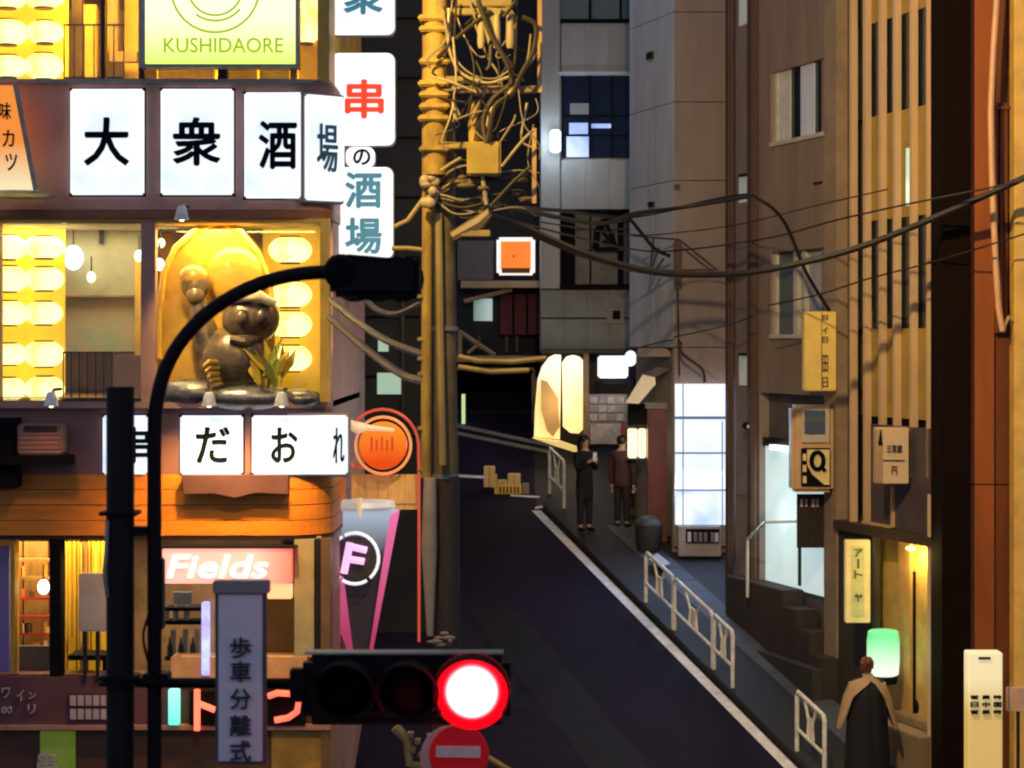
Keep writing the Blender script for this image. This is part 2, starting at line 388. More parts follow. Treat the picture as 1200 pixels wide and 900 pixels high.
# room contents, first floor left
fb(60, 165, 258, 348, 26.6, 26.7).build('room_partition', mat('olive_panel', (.42, .38, .22), .6), lb)
fb(60, 158, 348, 412, 26.75, 26.8).build('mural', mat('mural_print', (.62, .42, .22), .8, col2=(.30, .40, .30), scale=2.2, bump=0), lb)
fb(116, 121, 262, 286, 26.55, 26.6).build('panel_joint', dark_metal, lb)
fb(60, 158, 346, 348, 26.58, 26.6).build('picture_rail', wood_warm, lb)
fb(158, 165, 300, 470, 26.5, 26.6).build('amber_post', amber_wall, lb)
fb(130, 173, 416, 470, 25.5, 25.6).build('pink_screen', mat('pink_screen', (.55, .38, .30), .7), lb)
fb(172, 345, 262, 470, 27.4, 27.5).build('room_partition', amber_wall, lb)
def railing(px0, px1, py0, py1, d, n, par, m):
    mb = MB(); fb(px0, px1, py0, py0+2, d, d+.03, mb); fb(px0, px1, py1-2, py1, d, d+.03, mb)
    mb.build('handrail', m, par)
    for k in range(n+1):
        q = px0+(px1-px0)*k/n; fb(q-.7, q+.7, py0, py1, d+.004, d+.02).build('baluster', m, par)
r = thing('balcony_railing', 'thin dark railing inside the middle floor window beside the lanterns', 'railing', (X(102, 25.4), 25.4, Z(470, 25.4)))
railing(74, 131, 412, 470, 25.4, 6, r, dark_metal)
r = thing('balcony_railing', 'thin dark railing inside the top floor window beside the lanterns', 'railing', (X(110, 25.4), 25.4, Z(93, 25.4)))
railing(75, 145, 28, 92, 25.4, 6, r, dark_metal)
# top floor clutter: posts, shelves
for a, b, y0, y1, m_, dd in ((84, 96, -30, 93, wood_warm, 27), (98, 112, 5, 93, amber_wall, 26.6), (126, 138, -30, 60, wood_warm, 26.8), (128, 160, 60, 72, wood_warm, 26.7), (146, 162, -20, 93, amber_wall, 27.2), (350, 372, -40, 93, amber_wall, 25.8), (185, 250, 78, 92, wood_warm, 25.6), (268, 300, 76, 98, mat('orange_box', (.8, .35, .04), .6), 25.4), (304, 338, 76, 97, amber_wall, 25.5)):
    fb(a, b, y0, y1, dd, dd+.15).build('shelf_panel', m_, lb)
# strip blinds of the lower window, ground floor
for i, (a, b, m_) in enumerate(((18, 26, wood_warm), (28, 56, wood_warm), (72, 78, amber_wall), (80, 93, mat('yellow_screen', (.9, .62, .03), .5)), (97, 104, wood_warm), (104, 124, mat('yellow_screen', (1, 1, 1))))):
    fb(a, b, 632, 793, 26.4, 26.5).build('screen_panel', m_, lb)
for y in (655, 676, 700, 722, 742, 760):
    fb(14, 58, y, y+3, 26.1, 26.2).build('shelf_board', wood_warm if y < 700 else mat('red_lacquer', (.35, .03, .015), .4), lb)
random.seed(21)
for k in range(16):
    a = random.uniform(16, 54); y = random.choice((676, 700, 722, 742, 760)); w_ = random.uniform(2, 5); hh = random.uniform(6, 15)
    fb(a, a+w_, y-hh, y, 26.12, 26.2).build('shelf_item', mat('item_%d' % (k % 4), [(.5, .12, .03), (.7, .5, .2), (.1, .05, .03), (.6, .3, .05)][k % 4], .5), lb)
for k in range(9):
    a = 72+k*5.6; fb(a, a+random.uniform(1, 2.5), 634, random.uniform(690, 790), 26.3, 26.33).build('hanging_strip', mat('strip_%d' % (k % 3), [(.12, .06, .02), (.8, .55, .1), (.4, .16, .03)][k % 3], .6), lb)
bottlem = mat('bottle_green', (.03, .06, .03), .15); bottlew = mat('paper_label', (.65, .55, .4), .7)
# mural print behind glass far left
fb(-40, 11, 640, 790, 25.3, 25.33).build('window_film', mat('purple_film', (.26, .10, .42), .6, col2=(.05, .25, .45), scale=2.8, bump=0, emit=(.25, .1, .4), es=.12), lb)
for a, b, y0, y1, m_, dd in ((58, 71, 632, 856, near_black, 24.94), (345, 368, 632, 770, mat('olive_panel', (1, 1, 1)), 24.96), (368, 376, 632, 775, dark_metal, 24.94), (376, 387, 632, 900, mat('bronze_pipe', (.25, .15, .08), .4, metal=.4), 24.9), (12, 17, 632, 790, gold, 24.97)):
    lbx(a, b, y0, y1, dd, 25.2, 'mullion', m_)
lbx(0, 345, 632, 795, 25.1, 25.11, 'window_pane', clear)
fb(304, 346, 690, 795, 25.5, 25.6).build('ochre_partition', mat('ochre_wall', (.55, .30, .05), .6), lb)
fb(0, 58, 757, 793, 25.4, 25.45).build('frosted_panel', mat('grey_frost', (.16, .15, .15), .4), lb)
# low band with posters, base wall
low = mat('plum_band', (.14, .055, .06), .55)
fb(-260, 196, 793, 850, 24.92, 25.4).build('low_wall', low, lb, bev=.01)
fb(196, 388, 808, 900, 24.99, 25.4).build('low_wall', mat('dark_brown_wall', (.09, .035, .02), .6), lb)
fb(-260, 388, 850, 856, 24.88, 25.4).build('sill_strip', mat('tan_sill', (.45, .24, .16), .5), lb, bev=.005)
fb(-260, 318, 856, 1032, 24.96, 25.4).build('base_wall', mat('brown_base', (.10, .045, .022), .65, var=.3), lb)
fb(318, 388, 856, 1032, 24.97, 25.4).build('base_wall', mat('ochre_wall', (1, 1, 1)), lb)
fb(200, 360, 770, 795, 24.94, 25.3).build('counter', mat('tan_counter', (.60, .36, .18), .5), lb, bev=.008)
grey_print = mat('pale_print', (.55, .45, .45), .7, bump=0)
for s, px, py, w, h in (('ワ', 7, 812, 10, 12), ('イ', 24, 815, 8, 13), ('ン', 38, 815, 9, 8), ('リ', 37, 831, 9, 11), ('00', 8, 832, 12, 8)):
    text(s, grey_print, lb, P(px, py, 24.905), w/104, h/104)
fb(80, 128, 812, 846, 24.905, 24.93).build('menu_poster', mat('menu_plum', (.07, .03, .035), .6), lb)
for r_ in range(2):
    for c in range(5):
        fb(82+c*9, 89+c*9, 815+r_*16, 827+r_*16, 24.89, 24.91).build('menu_card', grey_print, lb)
fb(47, 88, 857, 925, 24.93, 24.96).build('green_poster', mat('lime_poster', (.22, .32, .05), .6, col2=(.10, .16, .02), scale=3, bump=0, emit=(.4, .6, .05), es=.12), lb)
text('串', mat('pale_print', (1, 1, 1)), lb, P(55, 893, 24.925), .22, .22)
# neon letters and cyan strip on the low band
neon_red = glow('red_neon', (1.0, .10, .06), 2.2, col2=(1, .16, .08)); neon_cy = glow('cyan_neon', (.35, 1, .85), 1.1, col2=(.08, .75, .6), axis='Z', lo=Z(850, 25), hi=Z(808, 25))
t = thing('neon_sign', 'red neon katakana letters low on the restaurant wall behind the pole sign', 'neon sign', P(285, 852, 24.85))
mb = MB(); mb.tube([P(231, 808, 24.82), P(231, 856, 24.82)], .035, 8); mb.tube([P(232, 824, 24.82), P(252, 832, 24.82)], .035, 8); mb.build('letter_tube', neon_red, t)
mb = MB(); mb.tube([P(312+2, 816, 24.82), P(325, 812, 24.82), P(340, 813, 24.82), P(350, 822, 24.82), P(348, 834, 24.82), P(338, 841, 24.82), P(322, 844, 24.82)], .035, 8); mb.build('letter_tube', neon_red, t)
mb = MB(); mb.tube([P(268, 815, 24.82), P(300, 815, 24.82)], .033, 8); mb.tube([P(284, 808, 24.82), P(284, 846, 24.82)], .033, 8); mb.build('letter_tube', neon_red, t)
fb(222, 357, 810, 850, 24.86, 24.95).build('backing', near_black, t)
t = fb(197, 210, 808, 850, 24.85, 24.95).build('light_strip', neon_cy, label='short cyan glowing strip next to the red neon letters', cat='light', bev=.01)

# sign panels on the bands
SR = Matrix.Rotation(0, 3, 'Z')
def panel_sign(px0, px1, py0, py1, ch, label, d=24.93, face=None, cw=.62, chh=.62, R=None, inkm=None, shift=(0, 0), bold=.03, name='sign_panel'):
    t = thing('letter_sign', label, 'sign', P((px0+px1)/2, py1, d), 'white lit letter panels on the restaurant bands')
    c = P((px0+px1)/2, (py0+py1)/2, d); w = (px1-px0)/FPX*d; h = (py1-py0)/FPX*d
    M = Matrix.Translation(c) @ (R.to_4x4() if R else Matrix.Identity(4))
    MB().box(-w/2, w/2, 0, .12, -h/2, h/2, M).build('face', face or white_sign, t, bev=.02); fo = t.children[0]
    MB().box(-w/2-.03, w/2+.03, .07, .16, -h/2-.03, h/2+.03, M).build('frame', mat('sign_frame', (.25, .20, .20), .5), t, bev=.01)
    if ch:
        off = Vector((shift[0], -.012, shift[1])); off = (R @ off) if R else off
        text(ch, inkm or ink, fo, c+off, w*cw, h*chh, R, bold=bold)
    return t
panel_sign(82, 168, 104, 228, '大', 'white lit panel with the character dai, left of the upper row', cw=.62, chh=.46)
panel_sign(188, 273, 104, 228, '衆', 'white lit panel with the character shu, second in the upper row', cw=.66, chh=.46)
panel_sign(286, 359, 108, 232, '酒', 'white lit panel with the character for sake, third in the upper row', cw=.62, chh=.46, shift=(.03, 0))
R1 = Matrix.Rotation(math.radians(38), 3, 'Z')
t = panel_sign(357, 409, 112, 235, '場', 'white lit panel on the rounded corner, last of the upper row', d=25.02, cw=.55, chh=.46, R=R1, bold=.01, inkm=mat('teal_ink', (.05, .22, .3), .6, bump=0))
for ch in t.children: pass
panel_sign(120, 172, 487, 556, '串', 'white lit panel with the skewer character, half hidden behind the black posts', face=white_sign_b, cw=.86, chh=.62, shift=(.1, 0))
panel_sign(211, 284, 487, 556, 'だ', 'white lit panel with the kana da, second in the lower row', face=white_sign_b, cw=.55, chh=.62, shift=(.02, 0))
t = panel_sign(295, 407, 487, 556, 'お', 'wide white lit panel with two kana o and re at the lower corner', face=white_sign_b, cw=.28, chh=.60, shift=(-.17, 0))
text('れ', ink, t, P(397, 522, 24.915), .13, .40, bold=.02)
# dark box shelf below the lower row, air conditioner on the left
t = thing('sign_shelf', 'dark wavy metal shelf under the lower row of white letter panels', 'shelf', P(275, 580, 24.8))
mb = MB(); pts = [(X(213, 24.75), Z(557, 24.75)), (X(216, 24.75), Z(579, 24.75)), (X(250, 24.75), Z(578, 24.75)), (X(275, 24.75), Z(583, 24.75)), (X(300, 24.75), Z(577, 24.75)), (X(337, 24.75), Z(579, 24.75)), (X(337, 24.75), Z(557, 24.75))]
mb.prism(pts, 24.75, 24.97).build('box', mat('plum_shelf', (.10, .05, .06), .45), t)
t = thing('air_conditioner', 'brown air conditioner unit on the lower band at the left edge', 'air conditioner', P(45, 535, 24.7))
fb(20, 72, 497, 533, 24.6, 24.95).build('casing', mat('tan_casing', (.30, .17, .12), .5), t, bev=.02)
for k in range(4): fb(22, 70, 508+k*5.5, 510+k*5.5, 24.585, 24.6).build('slat', band_mauve, t)
fb(28, 66, 499, 505, 24.56, 24.6).build('vent', dark_metal, t)
fb(-30, 80, 534, 545, 24.6, 24.95).build('bracket', near_black, t)
fb(-40, 20, 490, 572, 24.7, 24.95).build('hood', near_black, t, bev=.01)
# green sign at the top
t = thing('green_sign', 'large lit yellow green sign with a round emblem above the upper band', 'sign', P(257, 76, 24.8))
zz0, zz1 = Z(76, 24.8), Z(-60, 24.8)
fb(170, 346, -60, 75, 24.7, 24.95).build('face', glow('lime_sign_face', (.93, .98, .62), 1.15, col2=(.62, .90, .05), axis='Z', lo=Z(78, 24.7), hi=Z(20, 24.7)), t, bev=.01)
fb(163, 170, -62, 77, 24.72, 24.96).build('frame', steel, t); fb(346, 350, -62, 77, 24.72, 24.96).build('frame', steel, t)
fb(163, 350, 75, 78.5, 24.70, 24.96).build('frame', steel, t)
olive_print = mat('olive_print', (.35, .45, .02), .6, bump=0, emit=(.5, .75, .02), es=.55)
text('KUSHIDAORE', olive_print, t, P(262, 53, 24.69), 138/104, 17/104, bold=.0)
cxm, czm = X(252, 24.68), Z(-14, 24.68)
for rr, a0, a1 in ((.49, .15, 2.9), (.30, .3, 2.8), (.36, .7, 2.2)):
    MB().tube([(cxm+rr*math.cos(a0+(a1-a0)*k/20), 24.69, czm-rr*math.sin(a0+(a1-a0)*k/20)) for k in range(21)], .013, 5).build('emblem_ring', olive_print, t)
# tilted orange sign at the far left
t = thing('orange_sign', 'tilted orange sign fading to cream with vertical lettering at the left edge', 'sign', P(10, 226, 24.6))
mb = MB(); mb.prism([(X(-45, 24.6), Z(100, 24.6)), (X(16, 24.6), Z(100, 24.6)), (X(40, 24.6), Z(222, 24.6)), (X(-45, 24.6), Z(222, 24.6))], 24.6, 24.8)
mb.build('face', glow('orange_blend_face', (1, .30, .04), .85, col2=(1, .93, .55), axis='Z', lo=Z(218, 24.6), hi=Z(165, 24.6)), t)
MB().tube([P(18, 99, 24.6), P(42, 223, 24.6)], .03, 6).build('frame', steel, t)
MB().lathe([(0, 0), (.34, .0), (.40, .02), (.30, .06), (0, .07)], P(22, 231, 24.5), 20).build('lamp_dish', steel, t)
for s, y in (('味', 130), ('カ', 162), ('ツ', 190)): text(s, ink, t, P(6+(y-130)*.12, y, 24.585), .13, .19, bold=.01)
# spot lamp under the upper band; lower ones added to light the orange boards
def spotlamp(px, py, label, watts, col, tx, ty):
    t = thing('spot_lamp', label, 'lamp', P(px, py, 24.4), 'small spot lamps fixed along the restaurant')
    b = P(px, py, 24.3 if py < 400 else 24.05)
    MB().tube([b+Vector((0, .5, .12)), b+Vector((0, .15, .12)), b+Vector((0, 0, .06))], .02, 6).build('arm', dark_metal, t)
    MB().lathe([(.03, .10), (.05, .08), (.075, -.02), (.085, -.05), (.07, -.055)], b, 16).build('shade', white_paint, t)
    MB().ball(b+Vector((0, 0, -.035)), .035, 10, 6).build('bulb', glow('warm_bulb', (1, .8, .5), 6), t)
    aim(lamp('SPOT', b+Vector((0, -.05, -.06)), watts, col, .06, spot=1.5, parent=t), P(tx, ty, 25), b)
    return t
spotlamp(213, 252, 'small white spot lamp under the upper band above the golden statue', 420, (1, .66, .22), 268, 400)
spotlamp(330, 470, 'added spot lamp lighting the orange boards, below the statue window near the corner', 420, (1, .50, .12), 300, 602)
spotlamp(245, 470, 'added spot lamp lighting the orange boards, above the kana da', 420, (1, .50, .12), 230, 602)
spotlamp(60, 470, 'added spot lamp above the air conditioner, lighting the boards at the left edge', 30, (1, .45, .2), 30, 640)

# paper lanterns in rows
ribm = mat('lantern_rib', (.5, .33, .03), .6, emit=(1, .6, .03), es=.7)
capm = mat('lantern_cap', (.12, .07, .02), .5)
def lantern(c, rx, rz, label, group='yellow paper lanterns stacked in the windows'):
    t = thing('paper_lantern', label, 'lantern', Vector(c)-Vector((0, 0, rz)), group)
    prof = [(rx*.45, -rz)]; n = 10
    for k in range(1, n):
        h = -rz+2*rz*k/n; r_ = rx*math.sqrt(max(.05, 1-(h/rz)**2*.75)); prof += [(r_, h-rz*.04), (r_*.965, h+rz*.04)]
    prof.append((rx*.45, rz)); MB().lathe(prof, c, 18).build('paper', yellow_glow, t)
    MB().lathe([(rx*.45, -rz-.02), (rx*.47, -rz+.01)], c, 14).build('cap', capm, t)
    MB().lathe([(rx*.45, rz-.01), (rx*.47, rz+.02)], c, 14).build('cap', capm, t)
    return t
colw = ('left edge column', 'second column', 'right column of the left block')
roww = {290: 'top row', 327: 'second row', 367: 'third row', 415: 'fourth row', 456: 'bottom row', -4: 'top row', 38: 'middle row', 78: 'bottom row'}
for flr, ys in (('middle floor', (290, 327, 367, 415, 456)), ('top floor', (-4, 38, 78))):
    for y in ys:
        for i, x in enumerate((-34, 9, 52)):
            lantern(P(x+(random.random()-.5)*2, y, 25.75), .235+random.uniform(-.015, .02), .132+random.uniform(-.014, .012), 'yellow paper lantern, %s of %s window, %s' % (roww[y], flr, colw[i]))
for y, w in ((293, 'top'), (345, 'second'), (380, 'third'), (420, 'bottom')):
    lantern(P(340, y, 25.9), .26, .145, 'round yellow lantern in the corner window beside the statue, %s of four' % w, 'yellow paper lanterns in the corner window')
lantern(P(358, 20, 25.7), .2, .3, 'tall yellow lantern at the upper right corner window beside the green sign', 'yellow paper lanterns in the corner window')
# hanging lamps inside
def pendant(c, r, label, em, st=5):
    t = thing('pendant_lamp', label, 'lamp', Vector(c)-Vector((0, 0, r)), 'small lamps inside the restaurant windows')
    MB().ball(c, (r*.8, r*.8, r), 14, 8).build('bulb', em, t)
    MB().tube([Vector(c)+Vector((0, 0, r)), Vector(c)+Vector((0, 0, r+.18))], .01, 5).build('cord', dark_metal, t)
wb = glow('white_bulb', (1, .97, .85), 3.2)
pendant(P(86, 302, 26.4), .15, 'brightest white oval lamp inside the left middle window', wb)
pendant(P(107, 325, 26.4), .07, 'small greenish lamp right of the bright oval lamp', glow('pale_bulb', (.9, 1, .6), 1.6))
pendant(P(163, 300, 26.2), .07, 'small warm lamp beside the brown window post', wb)
pendant(P(187, 310, 26.2), .075, 'small warm lamp just right of the brown window post', wb)
pendant(P(189, 285, 26.3), .06, 'small yellow lamp above its twin beside the golden statue', glow('pale_bulb', (1, 1, 1), 1))
pendant(P(75, 262, 26.0), .035, 'tiny lamp at the ceiling of the left middle window', wb)
pendant(P(51, 688, 26.0), .09, 'pear shaped lamp in the ground floor window left of the dark post', wb)
for p_, e, c_, sx, sy in ((P(100, 262, 25.9), 62, (1, .78, .42), 2.2, .8), (P(280, 262, 25.3), 75, (1, .66, .16), 1.6, .35), (P(280, 262, 26.6), 200, (1, .66, .16), 1.6, 1.2), (P(150, -54, 26.2), 520, (1, .66, .12), 4, 1.6), (P(50, 633, 25.9), 105, (1, .62, .18), 2, 1.0), (P(260, 633, 26.2), 60, (1, .7, .45), 2, 1.2)):
    lamp('AREA', p_-Vector((0, 0, .06)), e, c_, sx, parent=lb, sizey=sy)
l_ = lamp('AREA', P(190, -50, 25.3), 420, (1, .66, .12), 3, parent=lb, sizey=.4); aim(l_, P(190, 60, 27.5), P(190, -50, 25.3))  # front light added to brighten the top floor room
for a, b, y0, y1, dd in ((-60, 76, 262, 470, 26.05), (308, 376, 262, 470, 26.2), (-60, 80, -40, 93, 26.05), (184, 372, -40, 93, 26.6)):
    fb(a, b, y0, y1, dd, dd+.03).build('amber_glow_panel', mat('amber_glow_panel', (.85, .50, .03), .6, var=.2, emit=(1, .55, .02), es=.30), lb)  # glowing panels added to fill the lantern gaps with yellow light

# golden statue in the corner window
t = thing('golden_statue', 'golden arched shrine with a dark round headed figure holding yellow leaves, in the window', 'statue', P(262, 474, 25.0))
goldm = mat('gold_paint', (.62, .36, .05), .35, col2=(.30, .20, .03), scale=2.4, coat=.4, bump=.3, bscale=9); bronze = mat('bronze_figure', (.20, .14, .08), .32, metal=.3, coat=.3, col2=(.03, .025, .025), scale=3.5, bump=.5, bscale=14); silver = mat('silver_base', (.34, .34, .36), .3, metal=.6, col2=(.05, .05, .05), scale=5, bump=.5, bscale=12)
pts = [(190, 470), (186, 420), (186, 370), (192, 320), (206, 290), (232, 268), (258, 259), (282, 272), (302, 296), (316, 330), (322, 380), (322, 470)]
MB().prism([(X(a, 25.5), Z(b, 25.5)) for a, b in pts], 25.45, 25.6).build('arch_panel', goldm, t, bev=.04)
MB().tube([P(a, b, 25.43) for a, b in pts[1:-1]], .035, 8).build('arch_rim', mat('gold_rim', (.9, .55, .12), .3, metal=.3), t)
MB().ball(P(275, 325, 25.42), (.34, .12, .36), 20, 12).build('halo_ball', goldm, t)
mb = MB()
mb.ball(P(229, 332, 25.2), (.17, .16, .20), 18, 12); mb.ball(P(229, 345, 25.14), (.11, .11, .13), 14, 10)
mb.tube([P(232, 352, 25.2), P(238, 385, 25.2), P(250, 420, 25.15), P(280, 440, 25.1)], [.10, .15, .20, .22], 12)
mb.build('small_figure', bronze, t)
MB().ball(P(227, 323, 25.17), (.165, .15, .12), 18, 10).build('cap', mat('gold_paint', (1, 1, 1)), t)
mb = MB(); mb.ball(P(294, 373, 25.1), (.33, .28, .30), 20, 12); mb.ball(P(275, 425, 25.15), (.42, .3, .42), 20, 12)
mb.tube([P(300, 395, 24.95), P(288, 400, 24.86), P(270, 398, 24.9)], [.05, .07, .05], 8)
mb.ball(P(284, 372, 24.84), (.08, .06, .09), 12, 8); mb.ball(P(307, 372, 24.84), (.08, .06, .09), 12, 8)
mb.build('large_figure', bronze, t)
MB().tube([P(268, 352, 24.92), P(285, 347, 24.84), P(303, 347, 24.84), P(322, 356, 24.92)], [.05, .07, .07, .05], 10).build('crest', mat('cream_crest', (.8, .7, .45), .5), t)
mb = MB()
for k in range(5): mb.tube([P(262, 425+k*6, 24.95), P(245, 424+k*7, 24.8), P(238+k*3, 430+k*6, 24.78)], [.03, .035, .02], 7)
mb.build('hand', goldm, t)
leafm = mat('yellow_leaf', (.60, .42, .04), .5, var=.4); leafg = mat('green_leaf', (.22, .24, .04), .5)
random.seed(3)
for k in range(22):
    a = random.uniform(-.9, .9); c = P(318+random.uniform(-14, 14), 445+random.uniform(-4, 14), 24.86+random.uniform(-.1, .1)); ln = random.uniform(.25, .55)
    dv = Vector((math.sin(a)*.8-.1, random.uniform(-.2, .2), math.cos(a))).normalized(); sd = dv.cross(Vector((0, 1, 0))).normalized()*.05
    MB().add([c, c+dv*ln*.5+sd, c+dv*ln, c+dv*ln*.5-sd+Vector((0, -.03, 0))], [(0, 1, 2, 3)]).build('leaf', leafm if k % 3 else leafg, t)
mb = MB(); mb.ball(P(225, 462, 25.1), (.42, .25, .18), 18, 10); mb.ball(P(290, 466, 25.0), (.55, .25, .15), 18, 10); mb.ball(P(350, 468, 25.1), (.3, .2, .12), 16, 8)
mb.build('cloud_base', silver, t)

# ground floor: red lit sign, white notice box, menu bottles, violet strip
t = thing('red_light_box', 'red and pink lit box sign with white lettering over the ground floor window', 'sign', P(266, 686, 24.85))
fb(190, 342, 643, 684, 24.8, 24.95).build('face', glow('red_pink_face', (1, .42, .36), 1.15, col2=(.95, .07, .05), axis='X', lo=X(345, 24.8), hi=X(298, 24.8)), t, bev=.01)
fb(313, 342, 684.5, 702, 24.82, 24.95).build('lower_panel', glow('orange_pink_face', (1, .5, .25), 1.1), t, bev=.01)
text('Fields', glow('pale_pink_glow', (1, .85, .75), 1.5), t, P(255, 664, 24.79), 118/104, 27/104, bold=.015, shear=.2)
fb(188, 347, 640, 643, 24.78, 24.97).build('frame', dark_metal, t)
t = thing('notice_box', 'plain grey white notice board hung in the ground floor window left of the black post', 'notice board', P(108, 741, 24.8))
fb(92, 127, 672, 740, 24.8, 24.88).build('board', mat('grey_board', (.42, .40, .40), .6), t, bev=.01)
fb(97, 101, 740, 800, 24.9, 24.95).build('leg', dark_metal, t); fb(112, 116, 740, 800, 24.9, 24.95).build('leg', dark_metal, t)
t = fb(236, 245, 706, 792, 24.9, 25.0).build('light_strip', glow('violet_strip', (.32, .32, 1), 1.3, col2=(.5, .6, 1), scale=4), label='tall violet glowing strip in the ground floor window beside the hanging sign', cat='light', bev=.01)
t = thing('display_shelf', 'dark shelf of bottles and papers in the ground floor window under the red sign', 'shelf', P(213, 793, 25.2))
for y in (712, 728, 770): fb(193, 236, y, y+4, 25.2, 25.5).build('shelf_board', near_black, t)
fb(203, 225, 694, 708, 25.2, 25.25).build('notice_card', mat('grey_board', (1, 1, 1)), t)
for k, x in enumerate((195, 199, 206, 212, 219, 226)):
    MB().lathe([(.03, 0), (.032, .12), (.012, .17), (.012, .22)], P(x, 770 if k % 2 else 728, 25.3), 10).build('bottle', bottlem if k % 2 else bottlew, t)
for x in (200, 214, 228): fb(x, x+6, 738, 768, 25.35, 25.4).build('paper_roll', bottlew, t)
t = thing('bar_stool', 'dark bar table and stool behind the ground floor window left of the post', 'table', P(100, 795, 25.3))
fb(80, 124, 768, 774, 25.25, 25.7).build('tabletop', near_black, t)
for x in (98, 120): fb(x, x+4, 774, 795, 25.4, 25.46).build('leg', near_black, t)

# vertical sign stack on the street side of the restaurant
def box_sign(px0, px1, py0, py1, d, chars, label, inkm=None, cw=.6):
    t = thing('projecting_sign', label, 'sign', P((px0+px1)/2, py1, d), 'white rounded box signs stacked at the corner')
    w = X(px1, d)-X(px0, d); h = Z(py0, d)-Z(py1, d); c = P((px0+px1)/2, (py0+py1)/2, d); r_ = .09
    poly = []
    for sx, sz, a0 in ((1, 1, 0), (-1, 1, 90), (-1, -1, 180), (1, -1, 270)):
        for k in range(5):
            a = math.radians(a0+22.5*k); poly.append((c.x+sx*(w/2-r_)+r_*math.cos(a), c.z+sz*(h/2-r_)+r_*math.sin(a)))
    fo = MB().prism(poly, d, d+.3).build('face', white_sign, t, bev=.015)
    MB().prism([(c.x+(x-c.x)*1.03, c.z+(z-c.z)*1.02) for x, z in poly], d+.08, d+.22).build('frame', steel, t)
    n = len(chars)
    for k, ch in enumerate(chars):
        text(ch, inkm or ink, fo, P((px0+px1)/2+2, py0+(py1-py0)*(k+.5)/n, d-.012), w*cw, min(w*cw, h/n*.8), bold=.015 if not inkm else .035)
    MB().tube([P(px0-6, (py0+py1)/2, d+.15), P(px0+4, (py0+py1)/2, d+.15)], .03, 6).build('bracket', dark_metal, t)
    return t
blue_bloom_ink = mat('blue_bloom_ink', (.06, .25, .38), .6, bump=0, emit=(.12, .45, .65), es=.3)  # lettering glows faintly, the bloom of the signs put into its colour
box_sign(385, 462, -52, 40, 26.4, '衆', 'white box sign cut off by the top of the picture, topmost of the corner stack', blue_bloom_ink)
box_sign(388, 462, 62, 170, 26.4, '串', 'white box sign with a red skewer character at the corner', ink_red, .62)
box_sign(405, 439, 172, 196, 26.45, 'の', 'smallest white box sign squeezed between the two larger ones at the corner', ink)
box_sign(388, 460, 196, 303, 26.4, '酒場', 'white box sign with two blue characters, lowest of the corner stack', blue_bloom_ink)

# round orange sign, board, V-shaped neon sign behind the corner
orange_face = glow('orange_disc_face', (1, .26, .02), .9, col2=(.62, .05, .0), base=(.4, .06, .01), axis='Z', lo=Z(540, 27), hi=Z(505, 27))
t = thing('round_sign', 'round lit orange sign inside a ring beside the utility pole', 'sign', P(450, 555, 27))
c = P(449, 522, 26.9)
MB().lathe([(0, -.1), (.27, -.1), (.29, -.07), (.29, .07), (0, .07)], c, 32, 'Y').build('face', orange_face, t)
for k in range(5): fb(434+k*6, 437+k*6, 512+(k % 2)*3, 528, 26.77, 26.8).build('print', mat('orange_print', (.4, .06, .01), .6, bump=0, emit=(1, .15, .02), es=.35), t)
MB().tube([c+Vector((.335*math.cos(a), 0, .345*math.sin(a))) for a in [2*math.pi*k/32 for k in range(33)]], .02, 6).build('rim', glow('ring_glow', (1, .35, .12), .7), t)
MB().tube([P(425, 548, 27)]+[P(448, 522, 27)+Vector((.44*math.cos(a), 0, .44*math.sin(a))) for a in [math.radians(215-12.5*k) for k in range(18)]]+[P(491, 560, 27), P(491, 752, 27)], .02, 6).build('arch_frame', glow('dim_red_tube', (.7, .10, .06), .45), t)
MB().ball(P(420, 501, 26.7), (.10, .08, .07), 14, 8).build('lamp_head', mat('lamp_cream', (.7, .6, .5), .4, emit=(1, .7, .4), es=.5), t)
MB().tube([P(405, 492, 26.8), P(420, 500, 26.7), P(462, 504, 26.72)], [.03, .045, .02], 8).build('lamp_arm', mat('lamp_cream', (1, 1, 1)), t)
mat('orange_print', (.4, .06, .01), .6, bump=0, emit=(1, .15, .02), es=.4)
t = thing('wooden_board', 'ochre plank board below the round orange sign', 'board', P(450, 598, 27.1))
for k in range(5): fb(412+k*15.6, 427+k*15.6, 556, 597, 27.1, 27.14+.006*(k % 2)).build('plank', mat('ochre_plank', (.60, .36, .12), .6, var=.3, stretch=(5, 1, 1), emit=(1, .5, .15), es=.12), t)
fb(455, 488, 560, 590, 27.07, 27.09).build('notice', mat('ochre_plank', (1, 1, 1)), t)
t = thing('neon_cone_sign', 'V shaped neon sign with a pink letter F inside a white ring', 'neon sign', P(425, 768, 26.6))
pink = glow('pink_neon', (1, .22, .50), .75, col2=(.42, .05, .13), base=(.2, .02, .08), axis='Z', lo=Z(745, 26.6), hi=Z(600, 26.6)); icy = glow('icy_panel', (.62, .74, .90), .62, col2=(.012, .010, .014), base=(.03, .03, .04), axis='Z', lo=Z(652, 26.6), hi=Z(606, 26.6))
MB().prism([(X(a, 26.75), Z(b, 26.75)) for a, b in ((388, 598), (466, 598), (432, 765), (408, 765))], 26.75, 26.95).build('body', icy, t)
MB().prism([(X(a, 26.6), Z(b, 26.6)) for a, b in ((457, 604), (468, 598), (436, 766), (432, 766))], 26.6, 26.75).build('edge_tube', pink, t)
MB().prism([(X(a, 26.6), Z(b, 26.6)) for a, b in ((386, 632), (396, 632), (413, 766), (409, 766), (390, 720))], 26.6, 26.75).build('edge_tube', pink, t)
cr_ = P(416, 654, 26.55)
MB().lathe([(0, -.02), (.26, -.02), (.27, .04), (0, .04)], cr_, 32, 'Y').build('disc', mat('dark_disc', (.05, .045, .05), .4), t)
